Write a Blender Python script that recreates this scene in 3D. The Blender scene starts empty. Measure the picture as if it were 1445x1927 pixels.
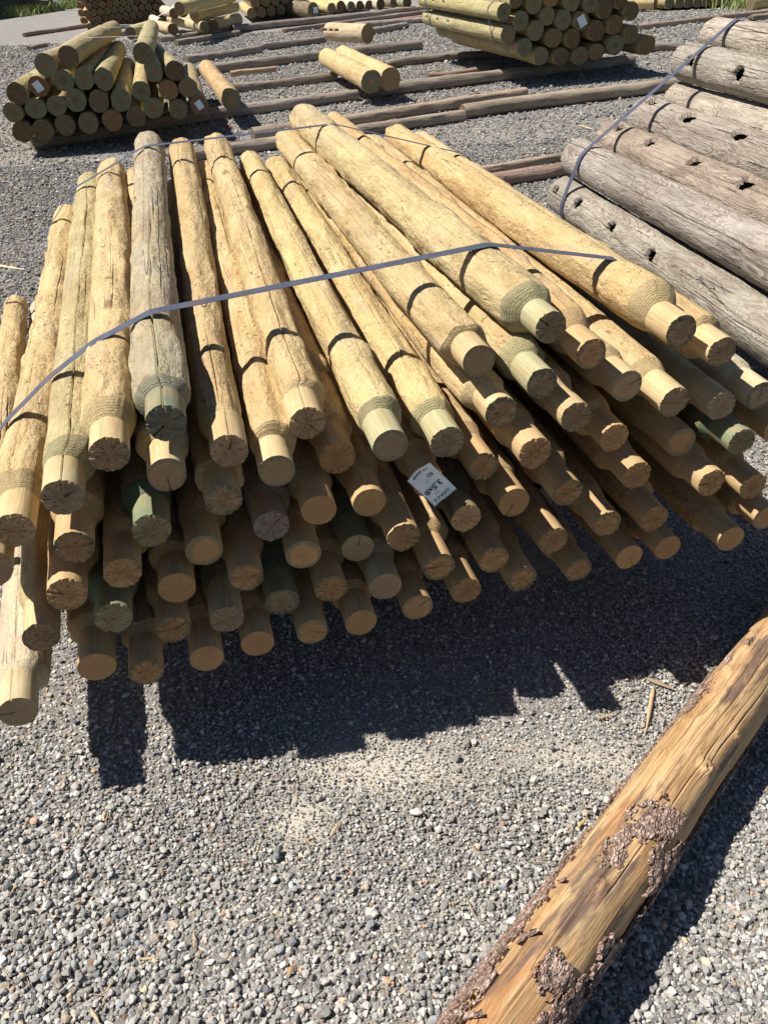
import bpy, math, random
import numpy as np
from mathutils import Vector, Matrix

random.seed(7)
RNG = np.random.default_rng(11)
scene = bpy.context.scene
COL = scene.collection
PI = math.pi
SUN_E, SKY_E, EXPO = 5.0, .05, .63


# ------------------------------------------------------------------ helpers
def _hash(ix, iy, iz, seed):
    n = (ix * 374761393 + iy * 668265263 + iz * 2147483647 + seed * 974634777) & 0x7fffffff
    n = ((n ^ (n >> 13)) * 1274126177) & 0x7fffffff
    n = ((n ^ (n >> 16)) * 1911520717) & 0x7fffffff
    return ((n ^ (n >> 15)) & 0xffff) / 65535.0

def vnoise(p, seed=0):
    """value noise in -1..1 on an (n,3) array"""
    p = np.asarray(p, float)
    i = np.floor(p).astype(np.int64)
    f = p - i
    f = f * f * (3 - 2 * f)
    out = 0
    for dx in (0, 1):
        wx = f[:, 0] if dx else 1 - f[:, 0]
        for dy in (0, 1):
            wy = f[:, 1] if dy else 1 - f[:, 1]
            for dz in (0, 1):
                wz = f[:, 2] if dz else 1 - f[:, 2]
                out = out + wx * wy * wz * _hash(i[:, 0] + dx, i[:, 1] + dy, i[:, 2] + dz, seed)
    return out * 2 - 1

def mesh_np(name, verts, faces, smooth=True, mat=None, mat_idx=None):
    """faces: list of (m,k) int arrays (k = 3 or 4)"""
    me = bpy.data.meshes.new(name)
    verts = np.asarray(verts, np.float32)
    faces = [np.asarray(f, np.int32) for f in faces if len(f)]
    loops = np.concatenate([f.ravel() for f in faces])
    sizes = np.concatenate([np.full(len(f), f.shape[1], np.int32) for f in faces])
    starts = np.concatenate([[0], np.cumsum(sizes)[:-1]]).astype(np.int32)
    me.vertices.add(len(verts)); me.vertices.foreach_set('co', verts.ravel())
    me.loops.add(len(loops)); me.loops.foreach_set('vertex_index', loops)
    me.polygons.add(len(sizes)); me.polygons.foreach_set('loop_start', starts)
    me.polygons.foreach_set('loop_total', sizes)
    me.polygons.foreach_set('use_smooth', np.full(len(sizes), bool(smooth)))
    mats = mat if isinstance(mat, (list, tuple)) else [mat]
    for m in mats:
        if m: me.materials.append(m)
    if mat_idx is not None:
        me.polygons.foreach_set('material_index', np.asarray(mat_idx, np.int32))
    me.update(calc_edges=True)
    me.validate()
    return me

def link(name, data, parent=None, color=None):
    o = bpy.data.objects.new(name, data)
    COL.objects.link(o)
    if parent is not None: o.parent = parent
    if color is not None: o.color = (*color, 1)
    return o

def tag(o, label, cat, group=None, kind=None):
    if label: o['label'] = label
    if cat: o['category'] = cat
    if group: o['group'] = group
    if kind: o['kind'] = kind
    return o

def axis_empty(name, a, b):
    """Empty at a, local Z along a->b, local Y as near world up as possible"""
    o = bpy.data.objects.new(name, None)
    COL.objects.link(o)
    z = (Vector(b) - Vector(a)).normalized()
    x = Vector((0, 0, 1)).cross(z)
    if x.length < 1e-6: x = Vector((1, 0, 0))
    x.normalize(); y = z.cross(x)
    M = Matrix((x, y, z)).transposed().to_4x4(); M.translation = Vector(a)
    o.matrix_world = M
    o.empty_display_size = .05
    return o

def ring_faces(nu, nv, wrap=True):
    """quads of a (nv rings) x (nu around) grid"""
    j, i = np.meshgrid(np.arange(nv - 1), np.arange(nu if wrap else nu - 1), indexing='ij')
    i2 = (i + 1) % nu
    return np.stack([j * nu + i, j * nu + i2, (j + 1) * nu + i2, (j + 1) * nu + i], -1).reshape(-1, 4)

HOLE = {}
def log_surface(zs, rs, nu, seed, amp=.002, flake=.0006, bend=.006, cracks=(), holes=(), lump=0.0, oval=.02, knots=0, twist=.05, nocrack=False):
    """grid of points on a slightly crooked log; returns verts (nv*n,3), n, angle grid.  Columns follow the grain; drying cracks run along columns."""
    HOLE['m'] = None
    rng = np.random.default_rng(seed)
    nv = len(zs); L = zs[-1] - zs[0] + 1e-6; r0 = float(np.mean(rs))
    th = np.linspace(0, 2 * PI, nu, endpoint=False)
    for (t0, z0, z1, w, d) in cracks:
        hw = w / r0; t0 = t0 % (2 * PI)
        th = th[np.abs((th - t0 + PI) % (2 * PI) - PI) > hw * 1.5]
        th = np.concatenate([th, [t0 - hw, t0, t0 + hw]])
    th = np.sort(th); n = len(th)
    Z, T0 = np.meshgrid(zs, th, indexing='ij')
    wv = twist * (np.sin(zs * 4.1 + seed) + .35 * np.sin(zs * 13 + seed * 2)) + twist * .5 * vnoise(np.stack([zs * 18, zs * 0, zs * 0 + seed], 1), seed) 
    wv = wv - wv[0]
    T = T0 + wv[:, None]
    R = np.repeat(np.asarray(rs)[:, None], n, 1)
    c, s = np.cos(T), np.sin(T)
    p = np.stack([c.ravel() * 2.2, s.ravel() * 2.2, Z.ravel() * 5], 1)
    q = np.stack([c.ravel() * 6, s.ravel() * 6, Z.ravel() * 30], 1)
    q2 = np.stack([c.ravel() * 14, s.ravel() * 14, Z.ravel() * 80], 1)
    dr = amp * vnoise(p, seed) + flake * (vnoise(q, seed + 1) + .6 * vnoise(q2, seed + 2))
    if lump:
        dr = dr + lump * np.maximum(0, vnoise(np.stack([c.ravel() * 1.6, s.ravel() * 1.6, Z.ravel() * 11], 1), seed + 5)) ** 2
    R = R + dr.reshape(nv, n)
    R = R * (1 + oval * np.cos(2 * (T - rng.uniform(0, PI))))
    for k in range(knots):
        t0 = rng.uniform(0, 2 * PI); z0 = rng.uniform(zs[0] + .1, zs[-1] - .1)
        dt = (T - t0 + PI) % (2 * PI) - PI
        e2 = (dt * R / .014) ** 2 + ((Z - z0) / .018) ** 2
        R = R + rng.uniform(.002, .004) * np.exp(-e2) - .003 * np.exp(-e2 * 9)
    if not nocrack:
        for ci, (t0, z0, z1, w, d) in enumerate(cracks):
            dt = (T0 - t0 % (2 * PI) + PI) % (2 * PI) - PI
            prof = np.clip((Z - z0) / .15, 0, 1) * np.clip((z1 - Z) / .15, 0, 1)
            brk = .6 + .4 * vnoise(np.stack([Z.ravel() * 14, Z.ravel() * 0 + ci, Z.ravel() * 0], 1), seed + 31).reshape(nv, n)
            R = R - d * prof * brk * (np.abs(dt) < .3 * w / r0)
        for (t0, z0, wt, wz, d) in holes:
            dt = (T - t0 + PI) % (2 * PI) - PI
            jag = 1 + .38 * vnoise(np.stack([c.ravel() * 7, s.ravel() * 7, Z.ravel() * 42], 1), seed + 9).reshape(nv, n)
            e = ((np.abs(dt) * R / wt) ** 2.6 + (np.abs(Z - z0) / wz) ** 2.6) * jag
            R = np.where(e < 1, R - .022, R)
            HOLE['m'] = (e < .93) | HOLE['m'] if HOLE.get('m') is not None and HOLE['m'].shape == e.shape else (e < .93)
    b1, b2 = rng.normal(0, bend, 2)
    t = (Z - zs[0]) / L
    ph = rng.uniform(0, 1.5)
    w = np.sin(PI * t) + .5 * np.sin(2 * PI * t + ph) - .5 * math.sin(ph)
    X = R * c + b1 * w; Y = R * s + b2 * w
    return np.stack([X.ravel(), Y.ravel(), Z.ravel()], 1), n, T

def disc(nu, r, z, seed, rough, rings=7, face=-1, edge=None, split=None):
    """rough sawn end; edge = ring of xyz that it must meet, else a circle of radius r"""
    th = np.linspace(0, 2 * PI, nu, endpoint=False)
    v = []
    for k in range(rings, 0, -1):
        f = k / rings
        if edge is not None:
            cen = edge.mean(0); ring = cen + (edge - cen) * f
        else:
            ring = np.stack([r * f * np.cos(th), r * f * np.sin(th), np.full(nu, z)], 1)
        v.append(ring)
    cen = edge.mean(0) if edge is not None else np.array([0, 0, z])
    v.append(cen[None])
    v = np.concatenate(v)
    n = vnoise(v * [260, 260, 1] + seed * 3.1, seed) + .8 * vnoise(v * [110, 110, 1] + seed, seed + 4)
    d = rough * n
    d[:nu] *= 1.0
    if split is not None:      # radial split
        t0, w, dep = split
        a = np.arctan2(v[:, 1], v[:, 0]); dt = (a - t0 + PI) % (2 * PI) - PI
        rr = np.hypot(v[:, 0], v[:, 1])
        d = d + dep * np.clip(1.3 - np.abs(dt) * rr / w, 0, 1) * (rr > r * .15)
    v[:, 2] -= face * d
    q = ring_faces(nu, rings)
    last = (rings - 1) * nu
    i = np.arange(nu)
    tri = np.stack([last + i, last + (i + 1) % nu, np.full(nu, rings * nu)], 1)
    if face > 0:
        pass
    else:
        q = q[:, ::-1]; tri = tri[:, ::-1]
    if face > 0:
        pass
    return v, q, tri

# ------------------------------------------------------------------ node helper
class NT:
    def __init__(self, name):
        self.m = bpy.data.materials.new(name); self.m.use_nodes = True
        self.t = self.m.node_tree; self.t.nodes.clear()
        self.out = self.n('ShaderNodeOutputMaterial')
        self.b = self.n('ShaderNodeBsdfPrincipled')
        self.b.inputs['Specular IOR Level'].default_value = .25
        self.l(self.b.outputs[0], self.out.inputs[0])
    def n(self, ty, **kw):
        x = self.t.nodes.new(ty)
        for k, v in kw.items(): setattr(x, k, v)
        return x
    def l(self, a, b): self.t.links.new(a, b)
    def val(self, sock, v):
        if isinstance(v, bpy.types.NodeSocket): self.l(v, sock)
        else: sock.default_value = v
    def math(self, op, a, b=0.0, c=0.0, clamp=False):
        x = self.n('ShaderNodeMath', operation=op); x.use_clamp = clamp
        self.val(x.inputs[0], a); self.val(x.inputs[1], b); self.val(x.inputs[2], c)
        return x.outputs[0]
    def mix(self, f, a, b, mode='MIX'):
        x = self.n('ShaderNodeMix', data_type='RGBA', blend_type=mode); x.clamp_factor = True
        self.val(x.inputs[0], f)
        for s, v in ((x.inputs[6], a), (x.inputs[7], b)):
            if isinstance(v, bpy.types.NodeSocket): self.l(v, s)
            else: s.default_value = (*v, 1)
        return x.outputs[2]
    def ramp(self, f, stops, interp='LINEAR'):
        x = self.n('ShaderNodeMapRange'); x.clamp = True
        if len(stops) == 2:
            (a, va), (b, vb) = stops
            self.val(x.inputs[0], f)
            x.inputs[1].default_value = a; x.inputs[2].default_value = b
            x.inputs[3].default_value = va; x.inputs[4].default_value = vb
            return x.outputs[0]
    def coord(self, scale, off=True):
        tc = self.n('ShaderNodeTexCoord')
        if off:
            oi = self.n('ShaderNodeObjectInfo')
            r = self.math('MULTIPLY', oi.outputs['Random'], 37.0)
            cx = self.n('ShaderNodeCombineXYZ')
            self.l(r, cx.inputs[0]); self.l(r, cx.inputs[1]); self.l(r, cx.inputs[2])
            ad = self.n('ShaderNodeVectorMath', operation='ADD')
            self.l(tc.outputs['Object'], ad.inputs[0]); self.l(cx.outputs[0], ad.inputs[1])
            src = ad.outputs[0]
        else:
            src = tc.outputs['Object']
        mp = self.n('ShaderNodeVectorMath', operation='MULTIPLY')
        self.l(src, mp.inputs[0]); mp.inputs[1].default_value = scale
        return mp.outputs[0]
    def noise(self, vec, scale=1.0, detail=3, rough=.55, dist=0.0):
        x = self.n('ShaderNodeTexNoise')
        if vec is not None: self.l(vec, x.inputs['Vector'])
        x.inputs['Scale'].default_value = scale; x.inputs['Detail'].default_value = detail
        x.inputs['Roughness'].default_value = rough; x.inputs['Distortion'].default_value = dist
        return x.outputs[0]
    def voro(self, vec, scale=1.0, feature='F1', out=0):
        x = self.n('ShaderNodeTexVoronoi', feature=feature)
        if vec is not None: self.l(vec, x.inputs['Vector'])
        x.inputs['Scale'].default_value = scale
        return x.outputs[out]
    def bump(self, h, dist, strength=1.0, normal=None):
        x = self.n('ShaderNodeBump')
        x.inputs['Distance'].default_value = dist; x.inputs['Strength'].default_value = strength
        self.l(h, x.inputs['Height'])
        if normal is not None: self.l(normal, x.inputs['Normal'])
        return x.outputs[0]
    def objcol(self):
        return self.n('ShaderNodeObjectInfo').outputs['Color']
    def done(self, color, rough, normal=None):
        self.val(self.b.inputs['Base Color'], color if isinstance(color, bpy.types.NodeSocket) else (*color, 1))
        self.val(self.b.inputs['Roughness'], rough)
        if normal is not None: self.l(normal, self.b.inputs['Normal'])
        return self.m

def ridge(k, x, centre, width):
    """thin contour lines of a noise: 1 on the line"""
    d = k.math('ABSOLUTE', k.math('SUBTRACT', x, centre))
    return k.ramp(d, [(0.0, 1.0), (width, 0.0)])

# ------------------------------------------------------------------ materials
def mat_peeled():
    k = NT('peeled_wood')
    base = k.objcol()
    blot = k.noise(k.coord((9, 9, 3.2)), 1, 3, .6)
    patch = k.noise(k.coord((26, 26, 9)), 1, 3, .6, .4)
    grain = k.noise(k.coord((170, 170, 9)), 1, 3, .6)
    flake = k.noise(k.coord((40, 40, 26)), 1, 5, .62, .6)
    torn = k.noise(k.coord((75, 75, 95)), 1, 3, .62, .6)
    fuzz = k.noise(k.coord((150, 150, 70)), 1, 4, .68)
    scale = k.voro(k.coord((58, 58, 30)), 1, 'F1', 0)
    c = k.mix(k.ramp(blot, [(.38, 0), (.64, .75)]), base, k.mix(.65, base, (.30, .175, .07)))
    c = k.mix(k.ramp(patch, [(.42, 0), (.68, .6)]), c, k.mix(.5, base, (.76, .60, .34)))
    grey = k.noise(k.coord((14, 14, 2.0)), 1, 3, .6)
    c = k.mix(k.ramp(grey, [(.54, 0), (.72, .5)]), c, (.37, .31, .25))
    c = k.mix(k.ramp(grain, [(.3, .30), (.58, 0)]), c, (.26, .16, .07))
    c = k.mix(k.ramp(flake, [(.30, .55), (.47, 0)]), c, k.mix(.4, base, (.20, .115, .05)))
    gs = k.noise(k.coord((16, 16, 1.6)), 1, 4, .62)
    c = k.mix(k.ramp(gs, [(.57, 0), (.74, .38)]), c, (.31, .31, .15))
    ds = k.noise(k.coord((21, 21, 5)), 1, 5, .68)
    c = k.mix(k.ramp(ds, [(.58, 0), (.72, .5)]), c, (.27, .19, .12))
    # nicks torn across the grain, in patches
    msk = k.ramp(k.noise(k.coord((17, 17, 8)), 1, 2), [(.45, 0), (.62, 1)])
    nk = k.math('MULTIPLY', k.ramp(torn, [(.60, 0), (.66, 1)]), msk)
    c = k.mix(k.math('MULTIPLY', nk, .75), c, (.13, .07, .03))
    c = k.mix(k.ramp(fuzz, [(.32, .45), (.48, 0)]), c, k.mix(.5, base, (.16, .09, .035)))
    c = k.mix(k.ramp(fuzz, [(.58, 0), (.72, .4)]), c, (.72, .60, .38))
    # drying checks along the grain
    ck = k.noise(k.coord((30, 30, .8)), 1, 1, .5)
    cl = k.math('MULTIPLY', ridge(k, ck, .47, .0055), k.ramp(k.noise(k.coord((10, 10, 2.2)), 1, 2), [(.55, 0), (.62, 1)]))
    c = k.mix(k.math('MULTIPLY', cl, .85), c, (.06, .03, .015))
    # knots
    kv = k.voro(k.coord((7, 7, 3.0)), 1, 'F1', 0)
    c = k.mix(k.ramp(kv, [(.05, .7), (.11, 0)]), c, (.18, .09, .04))
    h = k.math('ADD', k.math('MULTIPLY', flake, 1.3), k.math('MULTIPLY', fuzz, 1.0))
    h = k.math('ADD', h, k.math('MULTIPLY', scale, .35))
    h = k.math('SUBTRACT', h, k.math('MULTIPLY', cl, 1.2))
    h = k.math('SUBTRACT', h, k.math('MULTIPLY', nk, .5))
    h = k.math('ADD', h, k.math('MULTIPLY', k.noise(k.coord((12, 12, 7)), 1, 3), 1.5))
    return k.done(c, .74, k.bump(h, .0055, 1.0))

def mat_tenon():
    k = NT('turned_tenon_wood')
    base = k.objcol()
    grain = k.noise(k.coord((130, 130, 9)), 1, 3, .6)
    lathe = k.n('ShaderNodeTexWave', bands_direction='Z'); k.l(k.coord((1, 1, 95)), lathe.inputs['Vector'])
    lathe.inputs['Scale'].default_value = 1; lathe.inputs['Distortion'].default_value = 2.5
    bl = k.noise(k.coord((24, 24, 13)), 1, 3)
    c = k.mix(k.ramp(bl, [(.35, 0), (.7, .6)]), base, (.45, .30, .14))
    c = k.mix(k.ramp(grain, [(.3, .4), (.6, 0)]), c, (.25, .16, .07))
    c = k.mix(k.math('MULTIPLY', lathe.outputs[1], .16), c, (.22, .14, .06))
    h = k.math('ADD', k.math('MULTIPLY', lathe.outputs[1], .35), grain)
    return k.done(c, .7, k.bump(h, .0012, .8))

def mat_shoulder():
    k = NT('chopped_shoulder_wood')
    base = k.objcol()
    a = k.noise(k.coord((260, 260, 420)), 1, 4, .68)
    b = k.noise(k.coord((70, 70, 60)), 1, 4, .65)
    wv = k.n('ShaderNodeTexWave', bands_direction='Z'); k.l(k.coord((1, 1, 1)), wv.inputs['Vector'])
    wv.inputs['Scale'].default_value = 70; wv.inputs['Distortion'].default_value = 5; wv.inputs['Detail'].default_value = 3; wv.inputs['Detail Scale'].default_value = 3
    c = k.mix(k.ramp(b, [(.38, .5), (.6, 0)]), base, k.mix(.6, base, (.16, .11, .05)))
    c = k.mix(k.ramp(a, [(.32, .55), (.52, 0)]), c, k.mix(.65, base, (.07, .05, .02)))
    c = k.mix(k.math('MULTIPLY', wv.outputs[1], .25), c, k.mix(.6, base, (.10, .07, .03)))
    h = k.math('ADD', k.math('ADD', a, b), k.math('MULTIPLY', wv.outputs[1], .4))
    return k.done(c, .85, k.bump(h, .0022, 1.0))

def mat_end(name, rough):
    k = NT(name)
    base = k.objcol()
    tc = k.n('ShaderNodeTexCoord')
    # growth rings: distance from an off-centre pith
    sx = k.n('ShaderNodeSeparateXYZ'); k.l(tc.outputs['Object'], sx.inputs[0])
    wob = k.noise(k.coord((28, 28, 3)), 1, 2)
    px = k.math('ADD', sx.outputs[0], k.math('MULTIPLY', k.math('SUBTRACT', wob, .5), .016))
    py = k.math('ADD', sx.outputs[1], k.math('MULTIPLY', k.math('SUBTRACT', wob, .42), .012))
    rad = k.math('SQRT', k.math('ADD', k.math('MULTIPLY', px, px), k.math('MULTIPLY', py, py)))
    ring = k.math('SINE', k.math('MULTIPLY', rad, 1500.0))
    fib = k.noise(k.coord((420, 420, 60)), 1, 4, .7)
    chunk = k.noise(k.coord((150, 150, 60)), 1, 5, .72)
    st = k.noise(k.coord((30, 30, 10)), 1, 3)
    c = k.mix(k.ramp(st, [(.32, .0), (.66, .75)]), base, k.mix(.35, base, (.20, .11, .045)))
    c = k.mix(k.math('MULTIPLY', k.math('ADD', ring, 1), .08 if rough else .24), c, (.14, .07, .03))
    oi = k.n('ShaderNodeObjectInfo')
    hw = k.ramp(k.math('ADD', rad, k.math('MULTIPLY', k.math('SUBTRACT', st, .5), .03)), [(.010, .55), (.020, 0)])
    c = k.mix(hw, c, k.mix(.55, base, (.22, .105, .04)))
    rim = k.ramp(k.math('ADD', rad, k.math('MULTIPLY', k.math('SUBTRACT', st, .5), .022)), [(.024, 0), (.031, 1)])
    c = k.mix(k.math('MULTIPLY', rim, k.ramp(oi.outputs['Random'], [(.45, 0), (.75, .75)])), c, (.16, .18, .11))
    if rough:
        c = k.mix(k.ramp(chunk, [(.34, .75), (.47, 0)]), c, (.09, .052, .025))
        c = k.mix(k.ramp(fib, [(.58, 0), (.75, .7)]), c, (.42, .31, .18))
        h = k.math('ADD', k.math('MULTIPLY', chunk, 1.6), fib)
        nrm = k.bump(h, .0035, 1.0)
    else:
        ang = k.math('ARCTAN2', py, px)
        ray = k.math('SINE', k.math('MULTIPLY', ang, 5.0))
        rm = k.ramp(ray, [(.985, 0), (1.0, .6)])
        c = k.mix(rm, c, (.50, .37, .20))
        c = k.mix(k.ramp(fib, [(.35, .45), (.55, 0)]), c, (.12, .07, .03))
        nrm = k.bump(k.math('ADD', fib, k.math('MULTIPLY', chunk, .5)), .0016, .9)
    return k.done(c, .85, nrm)

def mat_weathered(name, light, dark, brown, amount=.5, figured=True):
    k = NT(name)
    fig = k.noise(k.coord((11, 11, 2.4)), 1, 3, .5, 1.2)
    figw = k.math('SINE', k.math('MULTIPLY', fig, 95.0))
    fmask = k.ramp(k.noise(k.coord((7, 7, 3)), 1, 2), [(.35, .25), (.6, 1)])
    blot = k.noise(k.coord((10, 10, 2.5)), 1, 4, .6)
    spot = k.noise(k.coord((24, 24, 8)), 1, 3, .6)
    grain = k.noise(k.coord((190, 190, 6)), 1, 3, .65)
    ck = k.noise(k.coord((24, 24, .55)), 1, 1, .5)
    cl = k.math('MULTIPLY', ridge(k, ck, .48, .010), k.ramp(k.noise(k.coord((8, 8, 1.6)), 1, 2), [(.44, 0), (.52, 1)]))
    c = k.mix(k.ramp(blot, [(.35, 0), (.65, 1)]), light, dark)
    c = k.mix(.55, c, k.objcol(), 'MULTIPLY')
    f = k.math('MULTIPLY', k.ramp(figw, [(.0, 0), (.95, 1)]), k.math('MULTIPLY', fmask, amount))
    c = k.mix(f, c, brown)
    c = k.mix(k.ramp(spot, [(.56, 0), (.7, .5)]), c, k.mix(.5, c, brown))
    c = k.mix(k.ramp(grain, [(.33, .55), (.56, 0)]), c, k.mix(.6, c, (.05, .038, .032)))
    c = k.mix(k.math('MULTIPLY', cl, .9), c, (.03, .02, .018))
    h = k.math('ADD', k.math('MULTIPLY', grain, .7), k.math('MULTIPLY', figw, .16))
    h = k.math('SUBTRACT', h, k.math('MULTIPLY', cl, 1.4))
    h = k.math('ADD', h, k.math('MULTIPLY', k.noise(k.coord((26, 26, 9)), 1, 4, .6), 1.3))
    return k.done(c, .78, k.bump(h, .004, 1.0))

def mat_barkless():
    k = NT('fresh_peeled_trunk')
    line = k.noise(k.coord((330, 330, 4.5)), 1, 4, .68)
    grain = k.noise(k.coord((120, 120, 4)), 1, 4, .65)
    fine = k.noise(k.coord((40, 40, 4)), 1, 4, .62)
    blot = k.noise(k.coord((17, 17, 3.4)), 1, 5, .66, .3)
    red = k.noise(k.coord((24, 24, 4)), 1, 4, .62)
    c = k.mix(k.ramp(fine, [(.35, 0), (.65, 1)]), (.44, .255, .115), (.63, .44, .235))
    c = k.mix(k.ramp(red, [(.54, 0), (.66, .65)]), c, (.42, .20, .085))
    st = k.ramp(k.math('ADD', blot, k.math('MULTIPLY', k.math('SUBTRACT', grain, .5), .25)), [(.50, 0), (.60, .9)])
    c = k.mix(st, c, (.135, .095, .08))
    c = k.mix(k.ramp(line, [(.34, .85), (.53, 0)]), c, k.mix(.55, c, (.13, .065, .025)))
    c = k.mix(k.ramp(line, [(.56, 0), (.72, .35)]), c, (.74, .55, .30))
    c = k.mix(k.ramp(grain, [(.30, .6), (.44, 0)]), c, (.15, .085, .045))
    ck = k.noise(k.coord((38, 38, .55)), 1, 1)
    cl = k.math('MULTIPLY', ridge(k, ck, .5, .006), k.ramp(k.noise(k.coord((9, 9, 1.8)), 1, 2), [(.48, 0), (.55, 1)]))
    c = k.mix(k.math('MULTIPLY', cl, .85), c, (.07, .035, .015))
    h = k.math('ADD', k.math('MULTIPLY', line, .8), grain)
    h = k.math('SUBTRACT', h, k.math('MULTIPLY', cl, 1.5))
    return k.done(c, .62, k.bump(h, .0022, 1.0))

def mat_bark():
    k = NT('flaky_bark')
    wv = k.n('ShaderNodeVectorMath', operation='ADD'); k.l(k.coord((150, 150, 80)), wv.inputs[0])
    wn = k.n('ShaderNodeTexNoise'); k.l(k.coord((70, 70, 50)), wn.inputs['Vector']); wn.inputs['Scale'].default_value = 1; wn.inputs['Detail'].default_value = 3
    ws = k.n('ShaderNodeVectorMath', operation='SCALE'); k.l(wn.outputs['Color'], ws.inputs[0]); ws.inputs['Scale'].default_value = 2.2
    k.l(ws.outputs[0], wv.inputs[1])
    plates = k.voro(wv.outputs[0], 1, 'DISTANCE_TO_EDGE', 0)
    a = k.noise(k.coord((60, 60, 40)), 1, 4, .65)
    v = k.voro(k.coord((95, 95, 70)), 1, 'F1', 0)
    b = k.noise(k.coord((18, 18, 12)), 1, 3)
    c = k.mix(k.ramp(a, [(.35, 0), (.62, 1)]), (.30, .19, .145), (.70, .53, .43))
    c = k.mix(k.ramp(b, [(.55, 0), (.68, .7)]), c, (.46, .24, .16))
    c = k.mix(k.ramp(v, [(.3, 0), (.8, .6)]), c, (.14, .09, .075))
    c = k.mix(k.ramp(plates, [(.0, .35), (.10, 0)]), c, (.12, .07, .055))
    h = k.math('SUBTRACT', k.math('MULTIPLY', a, 1.4), k.math('MULTIPLY', v, .8))
    h = k.math('ADD', h, k.ramp(plates, [(.0, 0), (.22, .8)]))
    return k.done(c, .85, k.bump(h, .005, 1.0))

def mat_ground():
    k = NT('gravel_ground')
    big = k.noise(k.coord((.45, .45, .45), False), 1, 4, .6)
    mid = k.noise(k.coord((3.2, 3.2, 3.2), False), 1, 4, .6)
    v1 = k.n('ShaderNodeTexVoronoi'); k.l(k.coord((75, 75, 75), False), v1.inputs['Vector']); v1.inputs['Scale'].default_value = 1
    v2 = k.n('ShaderNodeTexVoronoi'); k.l(k.coord((34, 34, 34), False), v2.inputs['Vector']); v2.inputs['Scale'].default_value = 1
    w1 = k.n('ShaderNodeRGBToBW'); k.l(v1.outputs['Color'], w1.inputs[0])
    w2 = k.n('ShaderNodeRGBToBW'); k.l(v2.outputs['Color'], w2.inputs[0])
    fine = k.noise(k.coord((420, 420, 420), False), 1, 3, .7)
    c = k.mix(w1.outputs[0], (.15, .14, .13), (.42, .395, .365))
    c = k.mix(k.math('MULTIPLY', w2.outputs[0], .5), c, (.33, .31, .29))
    c = k.mix(k.ramp(fine, [(.3, .5), (.6, 0)]), c, (.06, .052, .048))
    c = k.mix(k.ramp(mid, [(.52, 0), (.72, .45)]), c, (.44, .39, .31))
    # the packed earth lane beyond the yard
    pos = k.n('ShaderNodeNewGeometry')
    sp = k.n('ShaderNodeSeparateXYZ'); k.l(pos.outputs['Position'], sp.inputs[0])
    def spot(x0, y0, sx, sy):
        a = k.math('DIVIDE', k.math('SUBTRACT', sp.outputs[0], x0), sx); b = k.math('DIVIDE', k.math('SUBTRACT', sp.outputs[1], y0), sy)
        return k.math('EXPONENT', k.math('MULTIPLY', k.math('ADD', k.math('MULTIPLY', a, a), k.math('MULTIPLY', b, b)), -1.0))
    dust = k.math('MAXIMUM', k.math('MAXIMUM', spot(-.03, 1.05, .22, .09), spot(-.20, .93, .09, .08)), k.math('MULTIPLY', spot(.42, 1.09, .26, .07), .7))
    c = k.mix(k.math('MULTIPLY', dust, 1.3, clamp=True), c, k.mix(fine, (.44, .41, .34), (.66, .61, .51)))
    lane = k.math('SUBTRACT', k.math('SUBTRACT', 0.0, k.math('MULTIPLY', sp.outputs[0], 1.0)), k.math('MULTIPLY', sp.outputs[1], .42))
    lf = k.ramp(k.math('ADD', lane, k.math('MULTIPLY', mid, 1.2)), [(-.4, 0), (1.4, .85)])
    c = k.mix(lf, c, k.mix(mid, (.22, .185, .165), (.36, .31, .275)))
    c = k.mix(k.ramp(big, [(.5, 0), (.7, .35)]), c, (.30, .26, .21))
    h = k.math('SUBTRACT', k.math('SUBTRACT', fine, k.math('MULTIPLY', v1.outputs['Distance'], 1.2)), k.math('MULTIPLY', v2.outputs['Distance'], 1.8))
    h = k.math('MULTIPLY', h, k.math('SUBTRACT', 1.0, k.math('MULTIPLY', dust, .85)))
    return k.done(c, .9, k.bump(h, .006, .8))

def mat_stone():
    k = NT('crushed_stone')
    at = k.n('ShaderNodeAttribute', attribute_name='stone')
    n = k.noise(k.coord((160, 160, 160), False), 1, 4, .65)
    c = k.mix(k.ramp(n, [(.3, .35), (.7, 0)]), at.outputs['Color'], (.10, .09, .085))
    c = k.mix(k.ramp(n, [(.6, 0), (.8, .3)]), c, (.45, .42, .38))
    return k.done(c, .82, k.bump(n, .0015, .8))

def mat_plain(name, col, rough=.6, metal=0, noise=.0, scale=60):
    k = NT(name)
    k.b.inputs['Metallic'].default_value = metal
    if noise:
        n = k.noise(k.coord((scale, scale, scale)), 1, 4, .6)
        c = k.mix(k.ramp(n, [(.35, noise), (.65, 0)]), col, tuple(x * .35 for x in col))
        return k.done(c, rough, k.bump(n, .001, .5))
    return k.done(col, rough)

def mat_strap():
    k = NT('blued_steel_strap')
    n = k.noise(k.coord((30, 30, 30)), 1, 4, .65)
    s = k.noise(k.coord((8, 8, 8)), 1, 3)
    c = k.mix(k.ramp(n, [(.4, 0), (.7, .6)]), (.085, .095, .14), (.15, .16, .21))
    c = k.mix(k.ramp(s, [(.60, 0), (.72, .7)]), c, (.20, .12, .09))
    k.b.inputs['Metallic'].default_value = .35
    return k.done(c, .45)

def mat_splinter():
    k = NT('pale_splinter_wood')
    n = k.noise(k.coord((400, 400, 40)), 1, 3)
    c = k.mix(n, k.objcol(), (.30, .20, .11))
    return k.done(c, .75, k.bump(n, .001, .8))

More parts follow.
